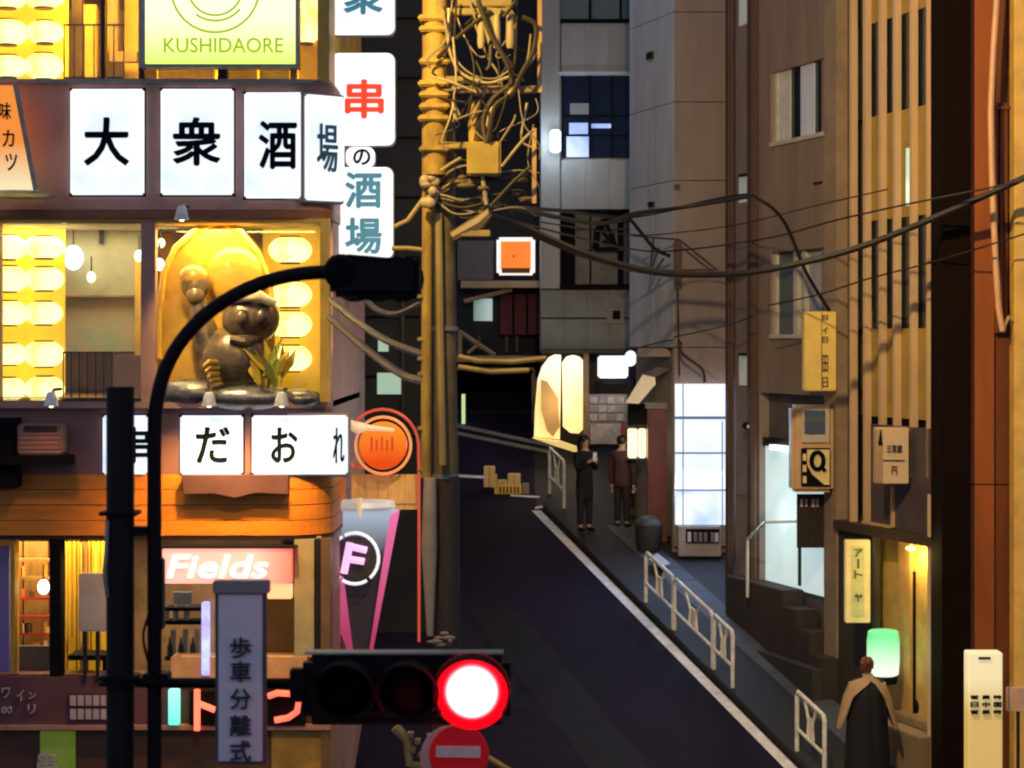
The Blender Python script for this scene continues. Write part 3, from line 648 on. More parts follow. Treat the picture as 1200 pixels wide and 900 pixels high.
for a0, a1 in ((-50, 115), (122, 165), (195, 232), (238, 300)):
    MB().tube([cr_+Vector((.285*math.cos(math.radians(a)), -.03, .305*math.sin(math.radians(a)))) for a in [a0+(a1-a0)*k/12 for k in range(13)]], .022, 6).build('ring_tube', glow('white_ring', (.85, .86, .92), .9), t)
fpink = glow('pink_letter', (1, .55, .9), 1.0, col2=(.85, .5, 1.0), scale=3)
for a, b, r_ in (((403, 672), (410, 636), .045), ((409, 640), (430, 645), .042), ((407, 655), (427, 658), .042)):
    MB().tube([P(*a, 26.47), P(*b, 26.47)], r_, 8).build('letter_stroke', fpink, t)
MB().lathe([(0, 0), (.36, .0), (.40, .04), (.38, .1), (0, .13)], P(425, 597, 26.7), 24).build('top_dish', mat('white_enamel', (.75, .78, .8), .35, emit=(.8, .9, 1), es=.25), t)
MB().tube([P(420, 584, 26.3), P(421, 592, 26.3), P(422, 606, 26.3)], [.05, .03, .02], 8).build('lamp_clip', mat('lamp_cream', (1, 1, 1)), t)

# ------------------------------------------------------------------ dark buildings behind (left and centre)
t = thing('dark_building', 'dark slate office block behind the box signs with faint lit windows', 'building', (X(450, 34), 36, gz(34)))
fb(250, 522, -120, 1100, 34, 40).build('wall', slate, t)
for a, b, y0, y1, m_, dd in ((398, 425, 350, 420, mat('slate_wall', (1, 1, 1)), 33.9), (443, 455, 395, 412, glow('pale_green_pane', (.5, .75, .6), .5), 33.92), (442, 472, 437, 462, glow('pale_green_pane', (1, 1, 1), 1), 33.92), (400, 406, 0, 300, dark_metal, 33.9), (470, 474, 300, 560, dark_metal, 33.9)):
    fb(a, b, y0, y1, dd, 34.05).build('window' if y0 > 340 and y1 < 470 else 'rib', m_, t)
for k in range(9): fb(395, 492, 20+k*70, 22+k*70, 33.95, 34.05).build('floor_line', near_black, t)
t = thing('shop_building', 'dark shop block with brown ledges at the end of the street behind the pole', 'building', (X(585, 46), 48, gz(46)))
fb(500, 652, -160, 432, 46.5, 52).build('wall', slate, t)
fb(500, 652, 432, 600, 48.5, 52).build('inner_wall', near_black, t)
ledge = mat('brown_ledge', (.34, .25, .16), .6)
fb(540, 634, 329, 337, 45.6, 46.5).build('ledge', ledge, t); fb(530, 640, 417, 424, 45.4, 46.5).build('ledge', ledge, t); fb(530, 626, 431, 434, 45.9, 46.5).build('ledge', ledge, t)
MB().tube([P(544, 353, 45.8), P(600, 339, 45.8)], .05, 6).build('brace', ledge, t)
MB().tube([P(538, 388, 45.6), P(580, 416, 45.6)], .05, 6).build('brace', ledge, t); MB().tube([P(548, 414, 45.6), P(562, 402, 45.6)], .04, 6).build('brace', ledge, t); MB().tube([P(539, 388, 45.6), P(539, 416, 45.6)], .05, 6).build('brace', ledge, t)
fb(555, 577, 350, 376, 46.35, 46.5).build('window', glow('cyan_window', (.55, .75, .75), .55, col2=(.1, .2, .2), axis='X', lo=X(553, 46), hi=X(572, 46)), t)
fb(536, 579, 282, 328, 46.3, 46.5).build('panel', mat('slate_panel', (.075, .08, .095), .5), t)
for a, b in ((586, 600), (603, 616), (619, 633)): fb(a, b, 345, 392, 46.1, 46.3).build('banner', mat('maroon_cloth', (.10, .02, .035), .8), t)
for x in (560, 592, 604): fb(x, x+3, 393, 412, 46.3, 46.45).build('bracket', mat('purple_metal', (.05, .03, .05), .5), t)
fb(623, 628, 434, 520, 46.3, 46.5).build('pier', ledge, t)
fb(541, 545, 462, 505, 46.2, 46.4).build('light_slit', glow('green_slit', (.6, .85, .4), .8), t)
t = thing('orange_box_sign', 'square lit orange sign with white frame above the far street corner', 'sign', P(605, 323, 45))
fb(582, 627, 278, 322, 44.9, 45.3).build('frame', glow('white_frame_glow', (1, .9, .85), .9), t, bev=.05)
fb(587, 622, 283, 316, 44.86, 44.95).build('face', glow('orange_square_face', (1, .22, .02), .95, col2=(.85, .15, .01)), t)
MB().lathe([(0, -.01), (.03, -.01), (.03, .01)], P(602, 300, 44.85), 10, 'Y').build('dot', mat('orange_print', (1, 1, 1)), t)
fb(588, 621, 314, 320, 44.84, 44.9).build('lower_strip', mat('brown_strip', (.25, .06, .03), .5), t)

# grey building
t = thing('grey_building', 'grey tiled building with dark blue window and balcony over the lit shop', 'building', (X(688, 44), 47, gz(44)))
GD = 44.0
def g(px0, px1, py0, py1, d0, d1, name, m, bev=0): return fb(px0, px1, py0, py1, d0, d1).build(name, m, t, bev=bev)
g(634, 760, -200, 412, GD+.25, 50, 'wall', plaster_grey)
# facing panels between windows
for a, b, y0, y1 in ((634, 656, -160, 245), (658, 742, 27, 85), (658, 742, 188, 245), (634, 656, 247, 338), (634, 742, 340, 372), (634, 742, 374, 409)):
    n = max(1, round((b-a)/28)); w = (b-a)/n
    for k in range(n): g(a+k*w, a+(k+1)*w-.25, y0, y1, GD, GD+.24, 'wall_panel', plaster_grey if y1 < 350 else mat('dark_tile', (.24, .26, .27), .6))
navy = mat('navy_glass', (.004, .010, .03), .5, var=.4, bump=0, spec=.06, emit=(.06, .12, .28), es=.035)  # faint blue emission put in to tint the dark pane
g(657, 742, -160, 26, GD+.2, GD+.26, 'window', mat('teal_blind', (.12, .22, .28), .5, var=.2)); g(657, 742, 22, 27, GD-.02, GD+.2, 'window_sill', near_black); 
for x in (690, 726): g(x, x+3, -100, 22, GD+.1, GD+.2, 'window_bar', near_black)
g(658, 742, 87, 185, GD+.2, GD+.26, 'window', navy)
g(654, 742, 84, 87, GD-.06, GD+.2, 'window_sill', plaster_pale); 
for x in (658, 690, 716): g(x, x+1.6, 87, 185, GD+.12, GD+.2, 'window_bar', near_black)
for y in (135, 158): g(659, 742, y, y+1.4, GD+.13, GD+.2, 'window_bar', near_black)
g(645, 657, 152, 178, GD-.25, GD-.05, 'lamp_box', glow('cool_lamp', (.75, .9, 1), 2.6), .03)
g(664, 690, 160, 184, GD+.165, GD+.19, 'lit_pane', glow('blue_pane', (.50, .62, 1), 1.15, col2=(.15, .22, .6), scale=1.5)); g(667, 689, 144, 157, GD+.165, GD+.19, 'lit_pane', glow('blue_pane', (1, 1, 1), 1))
g(693, 716, 145, 150, GD+.165, GD+.19, 'lit_pane', glow('blue_pane', (1, 1, 1), 1)); g(668, 690, 121, 134, GD+.165, GD+.19, 'lit_pane', mat('dim_teal_pane', (.05, .08, .10), .3, emit=(.2, .3, .4), es=.25))
lamp('POINT', P(651, 165, GD-.6), 26, (.7, .85, 1), .15, parent=t)
# balcony with arched grille
g(656, 742, 247, 338, GD+.22, GD+.27, 'balcony_back', mat('balcony_grey', (.22, .22, .225), .6))
g(657, 674, 248, 336, GD+.1, GD+.2, 'balcony_post', near_black); g(724, 731, 248, 334, GD+.1, GD+.2, 'balcony_post', near_black)
g(656, 742, 245, 248.5, GD-.1, GD+.2, 'balcony_rail', near_black); g(656, 742, 333, 338, GD-.1, GD+.2, 'balcony_rail', near_black)
g(691, 693, 248, 334, GD+.05, GD+.1, 'balcony_bar', near_black)
for y in (259, 268, 292): g(674, 742, y, y+1.3, GD+.06, GD+.09, 'balcony_bar', dark_metal)
mb = MB(); mb.tube([P(698, 292, GD-.02), P(700, 270, GD-.02), P(710, 256, GD-.02), P(724, 249, GD-.02)], .07, 8); mb.tube([P(698, 292, GD-.02), P(724, 292, GD-.02)], .05, 6)
for a in ((704, 268), (711, 262), (717, 272), (706, 282)): mb.tube([P(722, 290, GD-.02), P(a[0], a[1], GD-.02)], .035, 6)
mb.build('arched_grille', near_black, t)
g(711, 731, 361, 379, GD-.05, GD, 'vent', mat('vent_frame', (.25, .22, .22), .5)); g(718, 727, 364, 374, GD-.07, GD-.05, 'vent_hole', near_black)
# ground floor shop of the grey building
g(634, 760, 412, 560, GD+.6, GD+.8, 'shop_wall', mat('dark_shop', (.06, .045, .04), .7))
g(684, 690, 412, 530, GD-.1, GD+.6, 'pier', ledge); g(634, 760, 409.5, 414, GD-.3, GD+.4, 'fascia', dark_metal)

t = thing('lit_shop_sign', 'tall pair of glowing cream and amber arched panels on the far shop', 'sign', P(655, 520, 43.2))
am = glow('amber_arch_glow', (1, .93, .72), 1.05, col2=(1, .60, .20), axis='Z', lo=Z(462, 43), hi=Z(428, 43))
MB().prism([(X(a, 43), Z(b, 43)) for a, b in ((657.5, 416), (656, 515), (626, 512), (627, 480), (630, 445), (635, 430), (643, 419), (650, 415.5))], 43, 43.25).build('left_panel', am, t)
MB().prism([(X(a, 43), Z(b, 43)) for a, b in ((683, 422), (683, 503), (678, 508), (668, 507), (660, 500), (659, 425), (664, 418), (672, 416), (679, 418))], 42.95, 43.25).build('right_panel', am, t)
MB().prism([(X(a, 42.9), Z(b, 42.9)) for a, b in ((634, 445), (641, 447), (654, 466), (656, 500), (648, 512), (641, 505), (634, 480))], 42.88, 42.98).build('brown_figure_print', mat('brown_silk', (.30, .17, .06), .7, emit=(.8, .45, .15), es=.28), t)
MB().prism([(X(a, 42.9), Z(b, 42.9)) for a, b in ((624, 513), (657, 517), (690, 528), (672, 529), (650, 522))], 42.7, 43.2).build('lit_ledge', glow('yellow_ledge', (.95, .75, .25), .55), t)
lamp('POINT', P(655, 470, 42.5), 22, (1, .75, .4), .3, parent=t)
t = thing('white_light_box', 'small bright white light box above the posters at the far shop', 'sign', P(720, 446, 42))
fb(701, 736, 417, 443, 41.9, 42.2).build('face', white_sign, t, bev=.03); MB().ball(P(739, 420, 41.85), (.12, .1, .15), 12, 8).build('lamp', white_sign, t)
fb(708, 742, 443.5, 450, 41.95, 42.3).build('bracket', near_black, t); fb(738, 747, 415, 460, 42.0, 42.3).build('side_case', near_black, t)
lamp('POINT', P(718, 452, 41.6), 14, (.95, .95, 1), .2, parent=t)
t = thing('poster_board', 'board of pinned menu posters below the small white light box', 'notice board', P(711, 522, 42.3))
fb(689, 735, 462, 521, 42.3, 42.4).build('board', mat('poster_grey', (.24, .20, .18), .7), t)
random.seed(5)
for r_ in range(3):
    for c_ in range(4):
        fb(691+c_*10.5, 700+c_*10.5, 465+r_*10, 473+r_*10, 42.27, 42.3).build('poster', mat('poster_%d' % ((r_+c_) % 3), [(.42, .36, .33), (.3, .26, .26), (.48, .40, .34)][(r_+c_) % 3], .7, var=.4, scale=14), t)
fb(692, 727, 497, 520, 42.25, 42.3).build('poster', mat('poster_cream', (.55, .46, .40), .7, var=.35, scale=14), t)
fb(728, 734, 494, 520, 42.25, 42.3).build('red_edge', mat('red_edge', (.4, .05, .05), .6), t)

# corner building with pale side and brown front
t = thing('corner_building', 'tall corner building with pale blue side and brown panelled front', 'building', (3.4, 38, gz(38)))
d0 = 37.4
fb(788, 905, -300, 1000, d0+.12, 43).build('core', recess_grey, t)
rowsy = [-220, -100, 14, 119.5, 211.5, 407]
for k in range(5): fb(790, 866, rowsy[k]+.5, rowsy[k+1]-.5, d0, d0+.12).build('stone_panel', panel_brown, t)
fb(790, 866, 407.6, 450, d0, d0+.12).build('stone_panel', panel_brown, t); fb(790, 866, 450.5, 640, d0+.01, d0+.12).build('stone_panel', mat('taupe_wall', (1, 1, 1)), t)
for k in range(5):
    dn = d0; z1 = Z(rowsy[k]+.5, dn); z0 = Z(rowsy[k+1]-.5, dn)
    for a, b in ((L(738), L(765)-.006), (L(765)+.006, L(789.6))):
        MB().box(a, b, 0, .12, z0, z1, FR).build('stone_panel', plaster_pale, t)
MB().box(L(738), L(789.5), .12, .4, gz(39), 14, FR).build('core', recess_grey, t)
sb(741, 751, 470, 500, -.02, .0).build('trim', recess_grey, t)
fb(748, 786, 408, 418, 37.9, 38.1).build('shop_fascia', mat('tan_fascia', (.45, .36, .28), .6), t)
t2 = thing('awning', 'sloping shop awning with a cream lit end beside the red pillar', 'awning', P(760, 470, 38))
MB().prism([(X(a, 38), Z(b, 38)) for a, b in ((733, 472), (748, 473), (768, 450), (767, 442), (753, 439))], 37.9, 38.0).build('end_panel', mat('cream_cloth', (.75, .60, .40), .7, emit=(1, .75, .45), es=.35), t2)
MB().prism([(X(a, 38), Z(b, 38)) for a, b in ((753, 439), (767, 442), (787, 432), (770, 430))], 37.9, 39.2).build('canopy', mat('grey_cloth', (.2, .18, .18), .8), t2)
fb(736, 758, 473, 498, 38.4, 38.5).build('dark_transom', near_black, t)
fb(733, 760, 498, 640, 39.6, 39.7).build('shop_inner', mat('dark_shop', (1, 1, 1)), t)
t2 = thing('wall_lantern', 'tall pair of lit cream panels under the awning beside the red pillar', 'lamp', P(747, 538, 38.6))
cream_glow = glow('cream_panel_glow', (1, .86, .52), 1.0, col2=(.95, .9, .7))
fb(736, 747, 502, 537, 38.6, 38.8).build('pane', cream_glow, t2, bev=.02); fb(748.5, 757, 502, 537, 38.6, 38.8).build('pane', cream_glow, t2, bev=.02)
fb(735, 758, 500, 502, 38.58, 38.8).build('frame', dark_metal, t2); fb(735, 758, 537, 539, 38.58, 38.8).build('frame', dark_metal, t2)
lamp('POINT', P(746, 520, 38.2), 7, (1, .8, .5), .2, parent=t2)
fb(759, 783, 474, 640, 38.1, 38.4).build('red_pillar', mat('red_gloss', (.22, .055, .04), .3, coat=.5), t, bev=.02)
fb(757, 785, 472, 479, 38.05, 38.4).build('pillar_cap', mat('grey_cap', (.3, .28, .28), .5), t)
fb(783, 791, 430, 650, 38.0, 38.4).build('pier', near_black, t)

for (px, y, w_, h_) in ((757, 60, 6, 8), (759, 236, 5, 6)): sb(px, px+w_, y, y+h_, -.05, -.001).build('wall_fitting', dark_metal, t)
fb(790, 797, 216, 222, d0-.05, d0).build('wall_fitting', dark_metal, t); fb(858, 860, -50, 440, d0-.04, d0).build('conduit', dark_metal, t)
# big white light panel by the corner
t = thing('vending_window', 'tall bright white glazed light panel with thin blue bars on the corner building', 'window', P(825, 660, 37.2))
fb(792, 857, 450, 574, 37.15, 37.35).build('pane', glow('cold_pane', (.86, .91, 1.0), .98, col2=(.74, .83, 1.0), scale=.8), t)
fb(792, 857, 575, 615, 37.14, 37.35).build('lower_pane', glow('blue_white_pane', (.85, .93, 1.0), .92, col2=(.36, .56, .88), scale=2.0), t)
barm = mat('blue_bar', (.10, .18, .36), .5, emit=(.3, .5, .9), es=.18)
for y in (488, 530, 573.5): fb(791, 858, y, y+(3.2 if y == 488 else 1.8), 37.1, 37.15).build('glazing_bar', barm, t)
for x in (800, 846): fb(x, x+1.2, 450 if x < 840 else 494, 615, 37.11, 37.15).build('glazing_bar', barm, t)
fb(795, 845, 617, 652, 37.1, 37.4).build('counter', mat('counter_grey', (.38, .33, .32), .6), t, bev=.01)
fb(804, 843, 620, 636, 37.06, 37.1).build('shelf_recess', near_black, t)
for x in (806, 813, 819, 825, 833, 838): fb(x, x+4, 622+random.random()*3, 635, 37.0, 37.05).build('parcel', mat('parcel_%d' % (x % 2), [(.6, .58, .55), (.2, .17, .17)][x % 2], .6), t)
a_ = lamp('AREA', P(824, 530, 36.9), 85, (.45, .65, 1), .9, parent=t, sizey=2.2); a_.rotation_euler = (math.radians(-55), 0, 0)
# recess building between
t = thing('taupe_building', 'narrow taupe building strip with small pale windows and dark downpipes', 'building', (3.9, 34.2, gz(34)))
MB().box(L(862), L(890), .0, 3, gz(34.6), 14, FR).build('wall', recess_grey, t)
for y0, y1 in ((-20, 26), (205, 236), (417, 452)):
    sb(866, 879, y0, y1, -.02, .0, ref=879).build('window', mat('pale_lit_blind', (.50, .50, .46), .6, emit=(.75, .8, .75), es=.16), t)
    sb(865, 880, y0-3, y0, -.08, .0, ref=879).build('window_head', dark_metal, t)
for a, b in ((857.5, 862.5), (883, 890)):
    MB().box(L(a), L(b), -.12, -.02, gz(34), 14, FR).build('downpipe', mat('brown_pipe', (.12, .07, .055), .5), t, bev=.03)
sb(864, 882, 533, 582, -.02, .0, ref=880).build('grey_panel', mat('pale_panel', (.30, .28, .30), .6), t)
# round lamp on it
t = thing('wall_camera', 'small round security camera on the taupe wall right of the bright panel', 'camera', P(875, 503, 34.3))
MB().ball(P(874, 499, 34.0), .06, 12, 8).build('dome', black_metal, t); MB().ball(P(877, 500, 33.95), .03, 8, 6).build('lens', mat('pale_lens', (.7, .7, .75), .3), t)
MB().tube([P(874, 499, 34.0), P(874, 499, 34.0)+N*.3], .02, 6).build('bracket', dark_metal, t)

# brown building with the two windows
t = thing('brown_building', 'brown ribbed building with two curtained windows and a bright doorway', 'building', (4.3, 32.5, gz(32)))
pxs = [890, 897, 903.5, 911, 920, 930, 940, 951, 962, 969]
def zat(py, px): return Z(py, D(px))
WT, WB, VT, VB = zat(68, 965), zat(157, 965), zat(290, 965), zat(394, 965)
zb = zat(462, 930)
for k in range(len(pxs)-1):
    a, b = L(pxs[k])+.004, L(pxs[k+1])-.004
    segs = [(zb, VB), (VT, WB), (WT, 14)] if 903 <= pxs[k] < 965 and pxs[k+1] <= 969 and k not in (0, 1) else [(zb, 14)]
    for z0, z1 in segs: MB().box(a, b, .0, .14, z0, z1, FR).build('wall_panel', board_brown, t)
MB().box(L(890), L(969), .30, 3, gz(33.5), 14, FR).build('core', recess_grey, t)
for (zt, zb_, nm) in ((WT, WB, 0), (VT, VB, 1)):
    a, b = L(903.5), L(968.5)
    MB().box(a, b, .12, .15, zb_, zt, FR).build('window_pane', winglass, t)
    def fr(x0, x1, z0, z1, o0=.05, o1=.12, m=winframe, n='window_frame'): return MB().box(x0, x1, o0, o1, z0, z1, FR).build(n, m, t)
    fr(a, a+.10, zb_, zt); fr(b-.28, b, zb_, zt, m=board_brown, n='window_reveal'); fr(a, b, zb_-.03, zb_+.03, -.03, .05, n='window_sill')
    w = b-a-.28
    if nm == 0:
        fr(a+.12, a+.30*w, zb_, zt, .09, .11, mat('cream_curtain', (.55, .52, .42), .85, emit=(1, .95, .8), es=.06), 'curtain'); fr(a+.52*w, a+.80*w, zb_, zt, .09, .11, mat('white_curtain', (.55, .57, .64), .85, stretch=(5, 5, .3), emit=(.8, .85, 1), es=.07), 'curtain')
    else:
        fr(a+.42*w, a+.50*w, zb_, zt); fr(a+.60*w, a+.66*w, zb_, zt)
        fr(a+.70*w, b, zb_+.35, zt, .09, .11, curtain, 'curtain'); fr(a+.1, a+.4*w, zb_, zt, .09, .11, mat('blind_teal', (.13, .16, .17), .7), 'curtain')
# lower storey
for px, y, w_ in ((955, 214, 9), (948, 420, 8)): MB().box(L(px), L(px+w_), -.03, -.001, zat(y+2, px), zat(y, px), FR).build('wall_fitting', dark_metal, t)
MB().box(L(890), L(969), .16, .30, gz(33.5), zb, FR).build('lower_wall', mat('dark_taupe', (.12, .10, .10), .7), t)
sb(897, 968, 522, 690, .10, .155, ref=930).build('door_surround', mat('glowing_door_wall', (.62, .70, .70), .5, emit=(.72, .94, .94), es=.58, bump=.03), t)  # doorway light put into the wall as its own glow
sb(935, 937, 640, 690, .07, .10, ref=950).build('door_joint', dark_metal, t)
sb(893, 935, 516, 526, .05, .16, ref=930).build('lintel', dark_metal, t)
lamp('POINT', FR @ Vector((L(915), -.45, zat(600, 915))), 9, (.8, 1, 1), .12, parent=t)
# doorway lamp housing
MB().box(L(905), L(925), -.05, .05, zat(528, 915), zat(522, 915), FR).build('door_lamp', glow('door_lamp_glow', (.85, 1, 1), 1.5), t)
# landing and steps
t = thing('entrance_steps', 'dark brown stone landing and steps under the bright doorway', 'steps', (4.1, 32.5, gz(32)))
mb = MB().box(L(868), L(935), -.26, .10, gz(31)-.3, zat(690, 930), FR); mb.build('landing', stone_step, t, bev=.015)
for k, (a, b, y) in enumerate(((935, 952, 712), (952, 968, 738), (968, 984, 768))):
    MB().box(L(a)+.003, L(b), -.26, .10, gz(31)-.3, zat(y, (a+b)/2), FR).build('step', stone_step, t, bev=.012)
MB().box(L(866), L(984), -.42, -.265, gz(34.2)-1.2, gz(33)+.1, FR).build('plinth', mat('dark_plinth', (.045, .04, .04), .7), t)
t = thing('stair_handrail', 'pale metal handrail at the top of the entrance steps', 'handrail', (4, 33.5, gz(33.5)))
hx = lambda px, py, o=-.4: FR @ Vector((L(px, o), o, Z(py, D(px, o))))
MB().tube([hx(897, 612), hx(876, 632), hx(876, 700)], .025, 8).build('rail', winframe, t)
MB().tube([hx(897, 612), hx(897, 612)+N*.5], .02, 8).build('bracket', winframe, t)

# black poster on the door, twin box sign, yellow vertical sign
t = thing('black_banner', 'hanging black banner under the Q box sign by the bright doorway', 'banner', P(950, 643, 31.6))
fb(934, 966, 579, 642, 31.5, 31.54).build('cloth', mat('black_cloth', (.012, .008, .008), .7), t)
for x, w in ((938, 3), (944, 2), (951, 4), (957, 2)): fb(x, x+w, 585, 594, 31.48, 31.5).build('print', grey_print, t)
for x in (948, 955): MB().tube([P(x, 594, 31.47), P(x+3, 640, 31.47)], .008, 4).build('print', mat('brown_print', (.08, .04, .03), .6), t)
fb(966.5, 969, 577, 690, 31.5, 31.6).build('post', winframe, t)
t = thing('twin_box_sign', 'cream framed double box sign with a screen above and a black Q below', 'sign', P(952, 578, 31.2))
cream = mat('cream_casing', (.66, .44, .22), .45, var=.2)
fb(928, 977, 475, 577, 31.1, 31.5).build('casing', cream, t, bev=.05)
fb(940, 972, 479, 519, 31.06, 31.1).build('screen_frame', mat('silver_trim', (.6, .55, .45), .4), t, bev=.01)
fb(943, 967, 481, 508, 31.03, 31.06).build('screen', mat('screen_glass', (.04, .05, .055), .2, emit=(.15, .18, .2), es=.15), t)
fb(943, 967, 489, 495, 31.02, 31.03).build('screen_stripe', mat('grey_stripe', (.12, .13, .14), .4), t)
fb(939, 973, 525, 570, 31.06, 31.1).build('lower_frame', near_black, t, bev=.01)
MB().prism([(X(a, 31.04), Z(b, 31.04)) for a, b in ((946, 527), (972, 527), (972, 568), (966, 568), (952, 556), (946, 545))], 31.03, 31.06).build('lower_face', mat('ochre_face', (.75, .55, .20), .5, emit=(1, .7, .25), es=.12), t)
mb = MB(); mb.tube([P(958+7*math.cos(a), 540+10*math.sin(a), 31.02) for a in [2*math.pi*k/20 for k in range(21)]], .035, 6); mb.tube([P(962, 546, 31.0), P(967, 552, 31.0)], .03, 6); mb.build('letter', ink, t)
for y in (532, 545, 558): fb(941, 945, y, y+8, 31.03, 31.06).build('poster_strip', mat('ochre_face', (1, 1, 1)), t)
MB().box(L(960), L(966), -.4, .2, zat(479, 960), zat(474, 960), FR).build('bracket', dark_metal, t)
t = thing('vertical_yellow_sign', 'tall plain yellow sign with thin vertical lettering below the cable', 'sign', P(961, 459, 31.1))
fb(943, 980, 365, 458, 31.0, 31.3).build('face', mat('yellow_face', (.80, .55, .12), .5, var=.15, emit=(1, .65, .12), es=.10), t, bev=.015)
for s, y, h in (('日', 372, 6), ('イ', 387, 8), ('日', 398, 7), ('田', 426, 20), ('日', 448, 12)): text(s, ink_dim, t, P(967, y, 30.985), .075, h/84, bold=.0)
fb(962.5, 963.3, 366, 457, 30.99, 31.0).build('joint', mat('dark_joint', (.2, .13, .03), .6), t)
MB().box(L(974), L(980), -.3, .1, zat(380, 975), zat(374, 975), FR).build('bracket', dark_metal, t)

# striped building with fins
t = thing('finned_building', 'office building with cream vertical fins lit yellow and dark windows between', 'building', (5, 29.6, gz(29)))
MB().box(L(985), L(1103), .31, 3, gz(31), 14, FR).build('core', near_black, t)
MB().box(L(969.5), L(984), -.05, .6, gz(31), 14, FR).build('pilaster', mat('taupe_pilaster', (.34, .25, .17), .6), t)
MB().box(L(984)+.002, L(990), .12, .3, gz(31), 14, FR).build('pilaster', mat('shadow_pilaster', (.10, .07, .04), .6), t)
zf = lambda y: zat(y, 1045)
for z0, z1 in ((zf(490), zf(385)), (zf(255), zf(130)), (zf(18), zf(-80))):
    xs_ = [992, 1006, 1024, 1042, 1060, 1079, 1103]
    for k in range(1, 6): MB().box(L(xs_[k]), L(xs_[k+1]), .09, .3, z0, z1, FR).build('spandrel', spandrel, t)
MB().box(L(988), L(1103), .12, .3, zf(130), zf(18), FR).build('window', winglass, t); MB().box(L(988), L(1103), .12, .3, zf(385), zf(255), FR).build('window', winglass, t)
MB().box(L(988), L(1103), .13, .3, zf(600), zf(490), FR).build('window', near_black, t)
for a, yb in ((995, 615), (1011, 616), (1029, 500), (1046, 500), (1065.5, 561), (1085, 561)):
    MB().box(L(a), L(a+3.6), .0, .09, zat(yb, a+4), 14, FR).build('fin', fin_paint, t, bev=.008)
MB().box(L(1055), L(1058.5), .08, .1, zat(240, 1064), zat(172, 1064), FR).build('lit_slot', glow('green_white_slot', (.8, 1, .85), .9, col2=(.3, .6, .4), scale=3), t)
MB().box(L(1020.5), L(1103), .0, .25, zat(622, 1060), zat(500, 1060), FR).build('lower_panel', mat('plum_panel', (.085, .07, .075), .5), t)
MB().box(L(984), L(1103), -.1, .3, zat(634, 1060), zat(622.5, 1060), FR).build('lintel', mat('dark_lintel', (.07, .045, .03), .6), t)
MB().box(L(1012), L(1046), -.03, .0, zat(619, 1045), zat(616, 1045), FR).build('trim', cream, t)
sb(1043.5, 1045.5, 570, 618, -.04, .0, ref=1045).build('trim', cream, t)
# entrance pier and lit porch
MB().box(L(984), L(1024), -.02, .10, gz(31)-.2, zat(634, 1060)-.005, FR).build('pier', mat('green_black_pier', (.045, .043, .035), .6), t)
MB().box(L(984)+.004, L(1103), .20, .303, gz(30)-.2, zat(634, 1060), FR).build('porch_wall', mat('ochre_porch', (.62, .42, .13), .6, var=.3), t)
MB().box(L(1042), L(1056), .13, .198, gz(30)-.2, zat(634, 1060)-.005, FR).build('porch_column', mat('tan_column', (.55, .34, .12), .55), t)
MB().box(L(1093.5), L(1101), -.08, .3, gz(29)-.2, zat(580, 1100), FR).build('post', fin_paint, t)
sb(1068, 1071, 670, 850, .17, .198, ref=1071).build('door_edge', near_black, t)
pl = FR @ Vector((L(1066), .02, zat(646, 1075)-.02))
MB().ball(pl+Vector((0, 0, .04)), (.07, .07, .03), 12, 6).build('ceiling_lamp', glow('porch_lamp_glow', (1, .7, .25), 4), t)
lamp('POINT', pl-Vector((0, 0, .08)), 22, (1, .66, .18), .08, parent=t)
MB().box(L(1015), L(1103), -.3, .9, gz(29)-.3, zat(848, 1060), FR).build('porch_step', mat('porch_stone', (.28, .20, .12), .7), t, bev=.015)
MB().box(L(1035), L(1103), -.02, .9, zat(848, 1060)+.002, zat(838, 1060), FR).build('porch_step', mat('porch_stone', (1, 1, 1)), t, bev=.015)
t = thing('coin_bag', 'dark round bag on the porch step of the finned building', 'bag', P(1080, 840, 29.4))
MB().ball(P(1080, 828, 29.3), (.10, .1, .13), 14, 10).build('body', near_black, t); MB().tube([P(1076, 819, 29.3), P(1080, 812, 29.3), P(1084, 819, 29.3)], .012, 6).build('handle', near_black, t)

t = thing('white_notice_sign', 'cream square sign with small dark lettering between the fins', 'sign', P(1045, 568, 29.0))
fb(1026, 1065, 501, 567, 28.9, 29.1).build('face', mat('cream_plate', (.72, .54, .34), .5, var=.12), t, bev=.01)
fb(1026, 1034, 503, 566, 28.88, 28.9).build('edge_strip', mat('tan_strip', (.45, .32, .18), .5), t)
MB().prism([(X(a, 28.87), Z(b, 28.87)) for a, b in ((1032, 503), (1034, 521), (1029, 521))], 28.86, 28.88).build('arrow', ink, t)
text('三百屋', ink_dim, t, P(1048, 526, 28.89), .2, .09, bold=.0); text('円', ink_dim, t, P(1048, 551, 28.89), .07, .11, bold=.0)
fb(1035, 1060, 539, 540, 28.88, 28.9).build('rule', ink_dim, t)
MB().tube([P(1064, 520, 29), P(1070, 520, 29.3)], .02, 6).build('bracket', dark_metal, t)
t = thing('art_sign', 'narrow pale yellow upright sign with green lettering on the dark pier', 'sign', P(1006, 731, 30.0))
fb(991, 1020, 633, 730, 29.7, 29.85).build('face', mat('pale_yellow_face', (.75, .62, .28), .5, emit=(1, .78, .3), es=.22), t, bev=.01)
fb(999, 1013, 640, 722, 29.68, 29.7).build('inset', mat('lime_inset', (.55, .55, .22), .5, emit=(.8, .8, .3), es=.15), t)
gi = mat('green_print', (.06, .12, .03), .6, bump=0)
for s, y in (('ア', 648), ('ト', 673), ('ヤ', 700)): text(s, gi, t, P(1006, y, 29.67), .11, .11, bold=.01)
fb(1005, 1007, 655, 666, 29.665, 29.68).build('lettering', gi, t)
t = thing('green_lantern', 'lit rounded box lantern, green at the top and white below, by the porch', 'lantern', P(1036, 793, 29.2))
